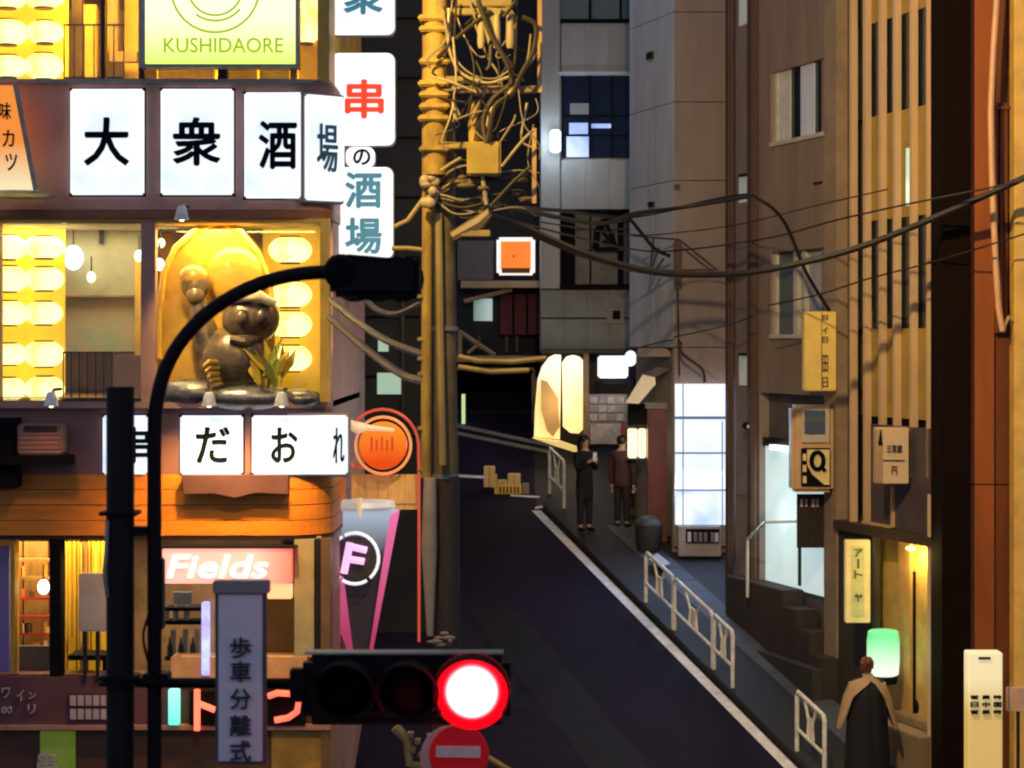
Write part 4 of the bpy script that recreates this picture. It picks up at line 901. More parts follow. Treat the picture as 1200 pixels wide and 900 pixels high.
lg = glow('green_lantern_face', (.16, .72, .30), 1.0, col2=(.92, 1, .82), axis='Z', lo=Z(785, 29.1), hi=Z(748, 29.1))
MB().lathe([(.16, -.30), (.20, -.28), (.215, -.1), (.215, .15), (.20, .28), (.17, .30)], P(1035, 765, 29.3), 28).build('shade', lg, t)
MB().lathe([(0, -.40), (.18, -.40), (.19, -.31), (0, -.30)], P(1035, 765, 29.3), 20).build('base', near_black, t)
MB().tube([P(1035, 790, 29.3), P(1050, 790, 29.7)], .03, 6).build('arm', dark_metal, t)
lamp('POINT', P(1035, 765, 28.8), 2.5, (.6, 1, .6), .2, parent=t)

# nearest building: rust coloured boards
t = thing('rust_building', 'rust orange boarded building at the right edge with a black corner post', 'building', (7, 28.2, 0))
fb(1104, 1137, -200, 1010, 27.45, 28.2).build('corner_post', mat('black_post', (.008, .003, .002), .9, spec=.1), t, bev=.01)
fb(1137, 1500, -200, 1010, 27.75, 31).build('core', near_black, t)
for x0, x1, m_ in ((1137.3, 1165, rust_board), (1165.4, 1183, rust_dark), (1183.4, 1187, rust_dark), (1205, 1235, rust_board), (1235.4, 1266, rust_board), (1266.4, 1300, rust_board)):
    for y0, y1 in ((-200, 567), (568.5, 1010)):
        fb(x0, x1, y0, y1, 27.6 if m_ is rust_board else 27.65, 27.75).build('wall_board', m_, t)
fb(1189, 1203, -200, 1010, 27.3, 27.6).build('yellow_pilaster', mat('yellow_pilaster', (.75, .48, .12), .5), t, bev=.02)
for x in (1166, 1172, 1177): fb(x, x+4, 120, 390, 27.54, 27.6).build('conduit', rust_dark, t)
fb(1165, 1200, 124, 128, 27.5, 27.6).build('conduit_clamp', rust_dark, t)
t = thing('hanging_cable', 'pale orange cable hanging down the rust boards at the right edge', 'cable', P(1175, 392, 27.3))
pts = [(1172, -60), (1168, 0), (1164, 60), (1161, 130), (1162, 190), (1164, 250), (1167, 310), (1170, 360), (1175, 388)]
MB().tube([P(a, b, 27.3) for a, b in pts], .038, 8).build('cable_run', mat('tan_cable', (.75, .42, .22), .5), t)
MB().tube([P(1174, 388, 27.3), P(1182, 372, 27.35), P(1196, 384, 27.4)], .03, 8).build('bracket', mat('ochre_bracket', (.45, .28, .08), .5), t)
t = thing('totem_sign', 'tall glowing yellow totem sign with rows of small dark marks, lower right', 'sign', (X(1155, 24), 24, 0))
fb(1135, 1175, 765, 1050, 24, 24.25).build('face', glow('yellow_totem_face', (.98, .86, .52), .62, col2=(.62, .38, .08), axis='Z', lo=Z(840, 24), hi=Z(795, 24)), t, bev=.01)
fb(1147, 1161, 770, 773, 23.98, 24).build('slot', ink_dim, t)
for r_ in range(3):
    for c_ in range(3): text('日中国'[c_] if r_ == 1 else '営業時間本店'[(r_*3+c_) % 6], ink, t, P(1142+c_*13.5, 817+r_*8.7, 23.985), .085, .045 if r_ != 1 else .055, bold=.03)
fb(1133, 1177, 1048, 1056, 23.9, 24.35).build('base', dark_metal, t)
t = fb(1181, 1215, 806, 834, 24.1, 24.2).build('small_plate', mat('pink_plate', (.65, .40, .28), .5), label='small blank pinkish plate at the right edge beside the totem sign', cat='plate', bev=.005)
MB().tube([P(1193, 834, 24.15), P(1193, 1055, 24.15)], .02, 6).build('stand_post', dark_metal, t)

# ------------------------------------------------------------------ street furniture: guard rails
def rail(p0, p1, label, h=.8, n=2, m=None, mids=True):
    m = m or white_paint
    p0, p1 = Vector(p0), Vector(p1); t = thing('guard_rail', label, 'guard rail', (p0+p1)/2, 'white tubular guard rails along the kerb')
    up = Vector((0, 0, h)); low_ = Vector((0, 0, h*.38)); r_ = .030
    MB().tube([p0, p0+up*.93, p0+up+(p1-p0)*.04, p1+up-(p1-p0)*.04, p1+up*.93, p1], r_, 8).build('frame', m, t)
    MB().tube([p0+low_, p1+low_], r_*.8, 8).build('lower_rail', m, t)
    if mids:
        c0 = p0+(p1-p0)*.40; c1 = p0+(p1-p0)*.60
        MB().tube([c0+low_, c0+low_+(up-low_)*.5+(p1-p0)*.03, c0+up-(p1-p0)*.12], r_*.7, 6).build('brace', m, t)
        MB().tube([c1+low_, c1+low_+(up-low_)*.5-(p1-p0)*.03, c1+up+(p1-p0)*.12], r_*.7, 6).build('brace', m, t)
        mm = (c0+c1)/2; e = (p1-p0).normalized()*.05
        MB().add([mm+low_-e, mm+low_+e, mm+low_+(up-low_)*.6+e*1.4, mm+low_+(up-low_)*.6-e*1.4, mm+low_-e+Vector((.012, .012, 0)), mm+low_+e+Vector((.012, .012, 0)), mm+low_+(up-low_)*.6+e*1.4+Vector((.012, .012, 0)), mm+low_+(up-low_)*.6-e*1.4+Vector((.012, .012, 0))], [(0,1,2,3),(4,5,6,7),(0,1,5,4),(1,2,6,5),(2,3,7,6),(3,0,4,7)]).build('plate', m, t)
    return t
def K(d, off=.21): return Vector((edge_x(d)+off, d, gz(d)+.10))
rail(K(29.30), K(28.45), 'white guard rail nearest the camera, at the bottom right of the road line')
rail(K(32.2), K(31.5), 'yellowish lit guard rail section just behind the nearest one')
rail(K(33.8), K(32.25), 'white guard rail section in the middle of the long run beside the pavement')
rail(K(35.05), K(33.85), 'bluish white guard rail section at the far end of the long run')
rail(Vector((X(644, 40.9), 40.9, gz(40.9)+.1)), Vector((X(661, 40.0), 40.0, gz(40)+.1)), 'small guard rail at the far corner beside the two pedestrians', h=.85)

# A-board, bin, boxes
t = thing('trash_bin', 'grey rounded litter bin at the foot of the red pillar', 'bin', (X(760, 37.6), 37.6, gz(37.6)+.1))
c = Vector((X(760, 37.6), 37.6, gz(37.6)+.1))
MB().lathe([(.17, 0), (.2, .03), (.235, .38), (.24, .44), (.0, .45)], c, 20).build('body', mat('grey_bin', (.05, .055, .055), .5), t)
MB().lathe([(.25, .44), (.25, .48), (.19, .56), (.1, .60), (.0, .61)], c, 20).build('lid', mat('grey_lid', (.08, .085, .085), .5), t)
t = thing('folding_board', 'small folded grey board lying at the end of the guard rail', 'board', P(772, 664, 36.3))
MB().add([P(760, 655, 36.6), P(770, 648, 36.9), P(786, 660, 36.6), P(775, 664, 36.2), P(760, 657, 36.6), P(770, 650, 36.9), P(786, 662, 36.6), P(775, 666, 36.2)], [(0,1,2,3),(4,5,6,7),(0,1,5,4),(1,2,6,5),(2,3,7,6),(3,0,4,7)]).build('panel', mat('grey_sheet', (.4, .4, .42), .5), t)
def onroad(px, py):
    d = 12.12/((py-HY)/FPX+.2247); return d
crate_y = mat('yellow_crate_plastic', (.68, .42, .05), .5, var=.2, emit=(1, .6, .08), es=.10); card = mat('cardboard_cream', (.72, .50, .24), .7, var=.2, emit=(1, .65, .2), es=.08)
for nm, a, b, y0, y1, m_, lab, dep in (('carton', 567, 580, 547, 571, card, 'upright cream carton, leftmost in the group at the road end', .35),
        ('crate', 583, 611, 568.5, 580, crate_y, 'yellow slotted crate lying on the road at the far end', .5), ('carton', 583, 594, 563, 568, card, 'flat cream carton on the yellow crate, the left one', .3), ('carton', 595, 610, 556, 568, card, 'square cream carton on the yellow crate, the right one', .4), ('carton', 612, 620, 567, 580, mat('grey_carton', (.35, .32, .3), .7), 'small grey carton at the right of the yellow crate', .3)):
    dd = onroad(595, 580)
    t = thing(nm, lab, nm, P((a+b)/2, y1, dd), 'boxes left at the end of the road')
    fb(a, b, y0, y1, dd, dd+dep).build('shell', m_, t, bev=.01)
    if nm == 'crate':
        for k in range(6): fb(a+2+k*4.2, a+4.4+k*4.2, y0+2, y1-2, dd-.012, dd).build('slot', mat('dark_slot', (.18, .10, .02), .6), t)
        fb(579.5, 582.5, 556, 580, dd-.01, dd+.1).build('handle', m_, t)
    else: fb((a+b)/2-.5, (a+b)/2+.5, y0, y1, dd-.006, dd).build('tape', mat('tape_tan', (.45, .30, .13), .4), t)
dd = onroad(595, 571)

# ------------------------------------------------------------------ people
def skin_mesh(name, nodes, edges, m, parent, sub=2, extra=None):
    """nodes: list of (co, rx, ry); grows one continuous skinned surface"""
    o0 = origin_of(parent)
    me = bpy.data.meshes.new('sk'); me.from_pydata([Vector(n[0])-o0 for n in nodes], edges, []); o = bpy.data.objects.new('sk', me); COL.objects.link(o)
    md_ = o.modifiers.new('s', 'SKIN'); 
    for i, n in enumerate(nodes):
        sv = me.skin_vertices[0].data[i]; sv.radius = (n[1], n[2]); sv.use_root = (i == 0)
    md_.use_smooth_shade = True
    s2 = o.modifiers.new('u', 'SUBSURF'); s2.levels = sub; s2.render_levels = sub
    dg = bpy.context.evaluated_depsgraph_get(); dg.update()
    me2 = bpy.data.meshes.new_from_object(o.evaluated_get(dg)); bpy.data.objects.remove(o)
    me2.materials.clear(); me2.materials.append(m)
    for p in me2.polygons: p.use_smooth = True
    ob = bpy.data.objects.new(name, me2); COL.objects.link(ob); ob.parent = parent; me2.name = name
    return ob
skinm = mat('skin', (.55, .34, .25), .5, var=.1, scale=8, bump=.05)
hairm = mat('black_hair', (.010, .008, .008), .4, var=.4, scale=20, stretch=(4, 4, .5))
def person(base, h, face_deg, label, top, trousers, shoe, hands=None, long_hair=True, hair=None):
    """standing figure of height h, arms posed through 'hands' (right, left targets in body frame)"""
    t = thing('person', label, 'person', base)
    R = Matrix.Rotation(math.radians(face_deg), 3, 'Z'); b = Vector(base)
    def q(x, y, z): return b+R @ Vector((x*h, y*h, z*h))      # body frame: faces -y, x to its left on screen right
    hp = hands or [((-.13, -.02, .44), (-.145, .0, .63)), ((.13, -.02, .44), (.145, .0, .63))]
    nodes = [(q(0, 0, .52), .085*h, .06*h), (q(0, 0, .62), .072*h, .052*h), (q(0, 0, .73), .088*h, .058*h), (q(0, .005, .80), .075*h, .05*h), (q(0, .003, .845), .03*h, .03*h), (q(0, -.004, .885), .036*h, .042*h), (q(0, -.004, .93), .043*h, .052*h), (q(0, .0, .975), .030*h, .038*h)]
    edges = [(i, i+1) for i in range(7)]
    for s in (-1, 1):
        k = len(nodes)
        nodes += [(q(s*.048, 0, .47), .052*h, .052*h), (q(s*.052, -.005, .28), .034*h, .034*h), (q(s*.055, .0, .05), .022*h, .022*h), (q(s*.058, -.035, .018), .02*h, .016*h), (q(s*.06, -.07, .014), .018*h, .012*h)]
        edges += [(0, k), (k, k+1), (k+1, k+2), (k+2, k+3), (k+3, k+4)]
    tips = []
    for s, (hand, elbow) in zip((-1, 1), hp):
        k = len(nodes); H_, E_ = Vector(hand), Vector(elbow)
        nodes += [(q(s*.095, .003, .795), .035*h, .035*h), (q(*E_), .024*h, .024*h), (q(*H_), .015*h, .017*h)]
        edges += [(3, k), (k, k+1), (k+1, k+2)]; dv = (H_-E_).normalized(); k2 = k+2
        p = H_+dv*.03; nodes.append((q(*p), .022*h, .010*h)); edges.append((k2, k2+1)); tips.append((p, dv, s))
    skin_mesh('body', nodes, edges, skinm, t)
    fm = MB()
    for p, dv, s in tips:                                    # five fingers each, curled
        side = dv.cross(Vector((0, 1, 0)));
        side = side.normalized() if side.length > .1 else Vector((1, 0, 0)); curl = side.cross(dv).normalized()
        for i, ln in enumerate((.040, .046, .044, .034)):
            o_ = side*(-.012+.008*i); fm.tube([q(*(p+o_)), q(*(p+o_+dv*ln*.5+curl*.004)), q(*(p+o_+dv*ln*.9+curl*.014))], [.0048*h, .0045*h, .0035*h], 6)
        o_ = side*-.016; fm.tube([q(*(p+o_-dv*.02)), q(*(p+o_*1.9-dv*.002)), q(*(p+o_*1.9+dv*.018+curl*.006))], [.0058*h, .005*h, .004*h], 6)
    fm.build('fingers', skinm, t)
    f = MB(); f.tube([q(0, -.050, .925), q(0, -.062, .912), q(0, -.05, .907)], [.004*h, .008*h, .005*h], 6); f.build('nose', skinm, t)
    f = MB(); [f.ball(q(s*.017, -.050, .928), .005*h, 8, 5) for s in (-1, 1)]; f.build('eyes', ink, t)
    f = MB(); f.tube([q(-.012, -.050, .893), q(0, -.054, .892), q(.012, -.050, .893)], .003*h, 5); f.build('mouth', mat('lips', (.35, .10, .09), .5), t)
    f = MB(); [f.ball(q(s*.045, 0, .92), (.008*h, .01*h, .016*h), 8, 6) for s in (-1, 1)]; f.build('ears', skinm, t)
    f = MB(); f.ball(q(0, .012, .948), (.056*h, .058*h, .056*h), 18, 12)
    if long_hair:
        for sx in (-1, 1): f.tube([q(sx*.034, .0, .96), q(sx*.044, .008, .90), q(sx*.05, .02, .84), q(sx*.045, .03, .78)], [.02*h, .026*h, .026*h, .012*h], 10)
        f.tube([q(0, .03, .95), q(0, .045, .87), q(0, .05, .76)], [.05*h, .055*h, .03*h], 12)
    f.build('hair', hair or hairm, t)
    # clothes
    jn = [(q(0, 0, .44), .098*h, .073*h), (q(0, 0, .62), .088*h, .064*h), (q(0, 0, .74), .10*h, .070*h), (q(0, .004, .81), .07*h, .055*h), (q(0, .004, .838), .042*h, .040*h)]
    je = [(0, 1), (1, 2), (2, 3), (3, 4)]
    for s, (hand, elbow) in zip((-1, 1), hp):
        k = len(jn); H_, E_ = Vector(hand), Vector(elbow)
        jn += [(q(s*.098, .003, .79), .046*h, .046*h), (q(*E_), .036*h, .036*h), (q(*(E_+(H_-E_)*.92)), .026*h, .026*h)]; je += [(3, k), (k, k+1), (k+1, k+2)]
    skin_mesh('sleeves', jn, je, top, t)
    EL = Matrix.Rotation(math.radians(face_deg), 4, 'Z') @ Matrix.Scale(.70, 4, (0, 1, 0))
    MB().lathe([(.096*h, .45*h), (.100*h, .47*h), (.094*h, .60*h), (.106*h, .71*h), (.108*h, .765*h), (.085*h, .805*h), (.050*h, .83*h), (.036*h, .852*h)], base, 20, M=EL).build('jacket', top, t)
    MB().lathe([(.03*h, .42*h), (.088*h, .45*h), (.094*h, .50*h), (.088*h, .60*h)], base, 18, M=EL).build('waistband', trousers, t)
    tn = [(q(0, 0, .60), .07*h, .055*h), (q(0, 0, .50), .088*h, .066*h)]; te = [(0, 1)]
    for s in (-1, 1):
        k = len(tn); tn += [(q(s*.048, 0, .46), .058*h, .058*h), (q(s*.053, -.004, .28), .044*h, .044*h), (q(s*.056, 0, .055), .036*h, .036*h)]; te += [(1, k), (k, k+1), (k+1, k+2)]
    skin_mesh('trousers', tn, te, trousers, t)
    for s in (-1, 1):
        f = MB(); f.tube([q(s*.057, .02, .024), q(s*.058, -.03, .022), q(s*.06, -.078, .016)], [.022*h, .024*h, .016*h], 10); f.build('shoe', shoe, t)
    return t, q
blackcloth = mat('black_coat', (.006, .006, .009), .8, var=.4, scale=10); navycloth = mat('navy_trousers', (.012, .012, .024), .8); shoe = mat('black_shoe', (.01, .01, .01), .4)
maroon = mat('maroon_jacket', (.07, .03, .04), .8, var=.3, scale=8); shadowcloth = mat('dark_trousers', (.018, .016, .026), .8)
d_ = 38.7; base = Vector((X(685, d_), d_, gz(d_)+.10))
t, q = person(base, 1.68, 35, 'woman in a black coat looking at a phone, standing beside the far guard rail', blackcloth, navycloth, shoe, hands=[((-.03, -.13, .73), (-.12, -.03, .64)), ((.05, -.13, .72), (.13, -.02, .64))])
t['label'] = 'person with long dark hair in a black coat beside the far guard rail'
skin_mesh('coat_tail', [(q(0, 0, .55), .10*1.68, .075*1.68), (q(0, 0, .38), .10*1.68, .075*1.68), (q(0, 0, .30), .098*1.68, .07*1.68)], [(0, 1), (1, 2)], blackcloth, t)
ph = thing('phone', 'small pale phone held up by the person in the black coat', 'phone', q(.01, -.16, .76)); c = q(.01, -.165, .775)
MB().box(-.04, .04, -.005, .005, -.075, .075, Matrix.Translation(c) @ Matrix.Rotation(math.radians(35), 4, 'Z')).build('case', mat('pale_phone', (.5, .5, .45), .4, emit=(.8, .85, .8), es=.15), ph, bev=.004)
d_ = 38.9; base = Vector((X(729, d_), d_, gz(d_)+.10))
person(base, 1.62, 150, 'person in a dark maroon jacket and dark trousers in front of the shop', maroon, shadowcloth, shoe, long_hair=False)
d_ = 28.3; base = Vector((X(1016, d_), d_, gz(d_)+.1))
beige = mat('beige_wrap', (.50, .34, .18), .7, var=.25, scale=6)
t, q = person(base, 1.62, 168, 'person', blackcloth, blackcloth, shoe, long_hair=False, hair=mat('auburn_hair', (.16, .05, .025), .5, scale=20))
t['label'] = 'person in long black clothes with a beige wrap beside the green lantern'
h = 1.62
f = MB(); f.ball(q(-.012, .055, .965), (.045, .045, .05), 12, 8); f.ball(q(.03, .03, .915), (.04, .04, .06), 12, 8)
for k in range(9): f.tube([q(-.03+.0075*k, .03, 1.0), q(-.045+.011*k, .062, .95), q(-.03+.0075*k, .05, .885+.004*(k % 3))], .010, 5)
f.build('hair_bun', MATS['auburn_hair'], t)
skin_mesh('skirt', [(q(0, 0, .58), .10*h, .08*h), (q(0, 0, .40), .125*h, .10*h), (q(0, 0, .18), .145*h, .11*h), (q(0, 0, .06), .14*h, .11*h)], [(0, 1), (1, 2), (2, 3)], blackcloth, t)
MB().lathe([(.06, .86*h), (.12, .835*h), (.205, .79*h), (.235, .68*h), (.25, .52*h), (.27, .30*h), (.28, .10*h)], base, 56, M=Matrix.Scale(.72, 4, (0, 1, 0)), fold=.035).build('coat', blackcloth, t)
def shell(sec, prof, th=.025):
    vs = []; fs = []; n = 8; m_ = len(prof)
    for rr, z, a0, a1 in prof:
        for k in range(n+1):
            a = math.radians(a0+(a1-a0)*k/n)
            for q_ in (rr, rr+th): vs.append(base+Vector((sec*q_*math.cos(a), .75*q_*math.sin(a), z*h)))
    w_ = 2*(n+1)
    for i_ in range(m_-1):
        for k in range(n):
            a = i_*w_+2*k; fs += [(a, a+2, a+2+w_, a+w_), (a+1, a+1+w_, a+3+w_, a+3)]
        a = i_*w_; fs += [(a, a+w_, a+w_+1, a+1), (a+2*n, a+2*n+1, a+w_+2*n+1, a+w_+2*n)]
    a = (m_-1)*w_
    for k in range(n): fs += [(2*k, 2*k+1, 2*k+3, 2*k+2), (a+2*k, a+2*k+2, a+2*k+3, a+2*k+1)]
    mb = MB().add(vs, fs); mb.smooth = True; return mb
for sec in (-1, 1):
    shell(sec, [(.06, .868, -150, -85 if sec < 0 else -88), (.13, .845, -110, -60), (.21, .80, -70, 10) if sec > 0 else (.21, .80, -88, 10), (.275, .70, -48, 30), (.315, .60, -38, 35), (.35, .50, -30, 30), (.365, .44, -22, 20)]).build('wrap', beige, t)

# ------------------------------------------------------------------ utility pole with transformers
PD = 20.5
pole_m = mat('painted_pole', (.42, .30, .11), .6, var=.35, scale=4, stretch=(1, 1, .4), bump=.2)
pole_c = mat('concrete_pole', (.22, .16, .08), .7, col2=(.08, .06, .03), scale=4, bump=.25)
wire_y = mat('grey_wire', (.36, .28, .18), .55); ceramic = mat('ceramic', (.55, .42, .25), .35)
U = thing('utility_pole', 'tall utility pole crowded with transformers, clamps and wires, lit yellow', 'utility pole', (X(522, PD), PD, 0))
MB().tube([(X(524, PD), PD, 0), (X(523, PD), PD, Z(559, PD)), (X(520, PD), PD, Z(200, PD)), (X(519, PD), PD, 12.5)], [.125, .112, .098, .09], 20).build('shaft', pole_c, U)
MB().tube([(X(524, PD), PD, 0), (X(523, PD), PD, Z(558, PD))], [.132, .120], 20).build('lower_wrap', mat('dark_pole_wrap', (.055, .035, .03), .7, var=.4, scale=3, bump=.3, stretch=(1, 1, .3)), U)
MB().tube([P(509, 205, PD-.16), P(510, -150, PD-.16)], .115, 14).build('upper_duct', mat('yellow_duct', (.66, .42, .08), .6, col2=(.30, .18, .04), scale=6, stretch=(1, 1, .35), bump=.4, bscale=25), U)
MB().tube([P(499, 560, PD-.1), P(501, 215, PD-.1)], .05, 10).build('conduit', mat('yellow_duct', (1, 1, 1)), U)
MB().tube([P(504, 745, PD-.14), P(503, 640, PD-.14), P(504, 560, PD-.14)], [.03, .075, .06], 10).build('lower_conduit', mat('pale_conduit', (.50, .38, .28), .5), U)
MB().tube([P(519, 545, PD-.17), P(516, 400, PD-.15), P(514, 250, PD-.14)], .035, 8).build('riser_cable', pole_m, U)
for y in (-20, 20, 33, 71, 97, 110, 124, 138, 174):
    w_ = 13 if y in (20, 97, 138) else 9
    fb(494-w_/3, 497+30, y-3.5, y+3.5, PD-.30, PD-.04).build('band_clamp', mat('yellow_duct', (1, 1, 1)), U, bev=.015)
for y in (325, 345, 395, 418, 436, 500, 548): fb(489, 497, y, y+5, PD-.14, PD-.05).build('step_bolt', pole_m, U, bev=.008)
for y in (235, 385, 558): MB().lathe([(.11, -.02), (.122, -.02), (.122, .02), (.11, .02)], P(522, y, PD), 20).build('strap', steel, U)
# crossarms
for a, b, y, m_ in ((512, 600, 18, pole_m), (515, 632, 108, mat('brown_arm', (.30, .20, .12), .5)), (500, 565, 97, pole_m), (505, 556, 173, pole_m), (540, 575, 275, pole_m), (535, 600, 8, pole_m)):
    MB().box(X(a, PD), X(b, PD), PD-.25, PD-.17, Z(y+4, PD), Z(y-4, PD)).build('crossarm', m_, U, bev=.008)
fb(630, 635, -120, 108, PD-.27, PD-.2).build('frame_bar', mat('gold_bar', (.70, .42, .16), .5), U); fb(623.5, 628.5, 150, 238, PD-.27, PD-.2).build('frame_bar', mat('gold_bar', (1, 1, 1)), U)
# cut-out switches under the top arm
for x, w_ in ((582, 8), (598, 9), (564, 8)):
    MB().lathe([(.0, .0), (w_/260, .0), (w_/220, -.25), (w_/300, -.30), (0, -.30)], P(x, 18, PD-.3), 12).build('cutout', ceramic, U)
MB().prism([(X(a, PD-.3), Z(b, PD-.3)) for a, b in ((560, 8), (588, 10), (572, 52), (566, 30))], PD-.32, PD-.22).build('bracket_plate', pole_m, U)
MB().box(X(548, PD), X(587, PD), PD-.38, PD-.1, Z(209, PD), Z(170, PD)).build('junction_box', mat('yellow_box', (.52, .36, .08), .5, var=.25), U, bev=.02)
MB().lathe([(0, 0), (.05, 0), (.06, .2), (.02, .42), (0, .42)], P(556, 172, PD-.25), 12).build('bushing', mat('yellow_duct', (1, 1, 1)), U)
# splice lumps where cables meet the pole
random.seed(11)
mb = MB()
for k in range(16): mb.ball(P(497+random.random()*22, 206+random.random()*32, PD-.15-random.random()*.12), (.03+random.random()*.03, .03, .025+random.random()*.04), 8, 6)
mb.build('splice_cluster', ceramic, U, kind='stuff')
mb = MB()
for k in range(14): mb.ball(P(535+random.random()*85, 205+random.random()*35, PD-.1-random.random()*.2), (.03+random.random()*.06, .04, .018+random.random()*.02), 8, 6)
mb.build('splice_cluster', mat('dark_splice', (.16, .12, .06), .6), U, kind='stuff')
mb = MB()
for k in range(10): mb.ball(P(487+random.random()*45, 742+random.random()*14, PD-.15-random.random()*.1), (.02+random.random()*.05, .03, .015+random.random()*.02), 8, 6)
mb.build('tape_wrap', mat('taped_wrap', (.30, .22, .17), .7), U, kind='stuff')
# looping jumper wires on the pole
wire_d = mat('dark_jumper', (.05, .035, .02), .6)
random.seed(31)
for k in range(26):
    x0, y0 = random.uniform(508, 630), random.uniform(-20, 150); x1, y1 = x0+random.uniform(-50, 60), y0+random.uniform(30, 100)
    x1 = max(505, min(632, x1)); q_ = PD-.12-random.random()*.35
    MB().tube(spl([P(x0, y0, q_), P((x0*2+x1)/3+random.uniform(-14, 14), (y0*2+y1)/3+random.uniform(0, 22), q_-.05), P((x0+2*x1)/3+random.uniform(-14, 14), (y0+2*y1)/3+random.uniform(0, 22), q_-.03), P(x1, y1, q_)], 6), random.uniform(.005, .012), 5).build('jumper_wire', (wire_d, wire_y, wire_d, ceramic)[k % 4], U)
for k in range(14):
    x0 = random.uniform(530, 620); y0 = random.uniform(190, 250)
    MB().tube(spl([P(500, 222+k, PD-.12), P((500+x0)/2, y0+random.uniform(-8, 16), PD-.2), P(x0, y0, PD-.2), P(x0+random.uniform(10, 30), y0+random.uniform(-20, 20), PD-.1)], 6), random.uniform(.006, .014), 5).build('jumper_wire', (wire_d, wire_y)[k % 2], U)
loops = [[(530, 0), (528, 40), (535, 70), (555, 88), (580, 92), (600, 80)], [(526, 10), (526, 55), (540, 85), (570, 97), (596, 90)], [(560, 0), (575, 40), (592, 70), (600, 95), (578, 115), (566, 140), (570, 168)],
    [(612, 20), (628, 30), (625, 60), (612, 85), (600, 110), (580, 125), (572, 165)], [(622, 40), (618, 70), (608, 95)], [(630, 62), (610, 88), (596, 110), (575, 130), (568, 168)], [(512, 68), (540, 40), (575, 12)],
    [(520, 100), (545, 96), (562, 110), (560, 140), (556, 165)], [(530, 142), (548, 135), (565, 130)], [(505, 90), (525, 95), (558, 108)], [(575, 52), (574, 75), (570, 82)], [(606, 0), (604, 60), (600, 100)], [(585, 168), (600, 145), (604, 135)], [(588, 195), (612, 165), (626, 152)], [(575, 242), (600, 215), (622, 195)],
    [(535, 0), (533, 60), (548, 88), (562, 100)], [(550, 0), (556, 20), (562, 30)], [(540, 185), (528, 192), (516, 200)], [(605, 0), (598, 10), (590, 20)], [(545, 120), (532, 118), (520, 116)]]
random.seed(2)
for k, lp in enumerate(loops):
    q_ = PD-.30-.03*(k % 5)
    MB().tube(spl([P(a, b, q_+random.uniform(-.04, .04)) for a, b in lp]), [.009, .013, .018, .011][k % 4] if k not in (2, 3) else .024, 6).build('jumper_wire', (wire_y, ceramic, wire_d, wire_d)[k % 4], U)
for a, b, y0, y1 in ((531, 534, 118, 142), (565, 570, 205, 240)): MB().tube([P(a, y0, PD-.3), P(b, y1, PD-.3)], .02, 6).build('insulator_rod', ceramic, U)
# arms going left with cables to the restaurant corner
for pts in ([(497, 232), (478, 258), (462, 266)], [(497, 293), (478, 291), (459, 291)]):
    MB().tube([P(a, b, PD-.1) for a, b in pts], .022, 8).build('bracket_arm', pole_m, U)
# brown sleeve arms
MB().tube([P(530, 278, PD-.2), P(560, 262, PD-.2), P(575, 248, PD-.2)], [.05, .07, .04], 8).build('cable_sleeve', mat('brown_arm', (1, 1, 1)), U)
for pts in ([(537, 418), (560, 423), (600, 424), (640, 420)], [(537, 430), (575, 436), (620, 434)]):
    MB().tube([P(a, b, PD) for a, b in pts], .025, 8).build('messenger_arm', pole_m, U)

# street lamps added out of view to light the fins and the pole
sl = thing('added_street_lamp', 'unseen added sodium street lamp on a pole arm above the frame, lighting the fins', 'street lamp', (.3, PD, 10.4))
MB().tube([(X(522, PD), PD, 10.2), (.3, PD, 10.6), (1.2, PD, 10.75)], .035, 10).build('arm', steel, sl)
MB().ball((1.5, PD, 10.72), (.32, .14, .09), 16, 8).build('head', steel, sl)
MB().box(1.28, 1.72, PD-.1, PD+.1, 10.62, 10.645).build('lens', glow('sodium_lens', (1, .68, .25), 10), sl)
l_ = lamp('SPOT', (1.5, PD, 10.58), 4600, (1, .66, .27), .15, spot=2.1, parent=sl); aim(l_, (5.5, 29.5, 5.5), (1.5, PD, 10.58))
sl = thing('added_street_lamp', 'unseen added sodium lamp on a second arm above the frame, lighting the pole', 'street lamp', (-1.9, 17.6, 10.2))
MB().tube([(X(519, PD), PD, 11.2), (-1.4, 18.6, 10.9), (-1.9, 17.6, 10.5)], .03, 10).build('arm', steel, sl)
MB().lathe([(.05, .12), (.12, .06), (.2, 0), (.19, -.01), (.05, .1)], (-1.9, 17.6, 10.35), 18).build('shade', steel, sl)
MB().ball((-1.9, 17.6, 10.33), .07, 12, 8).build('bulb', glow('sodium_lens', (1, 1, 1), 1), sl)
l_ = lamp('SPOT', (-1.9, 17.6, 10.2), 1150, (1, .66, .14), .1, spot=1.3, parent=sl); aim(l_, (-.6, PD, 7.4), (-1.9, 17.6, 10.2))

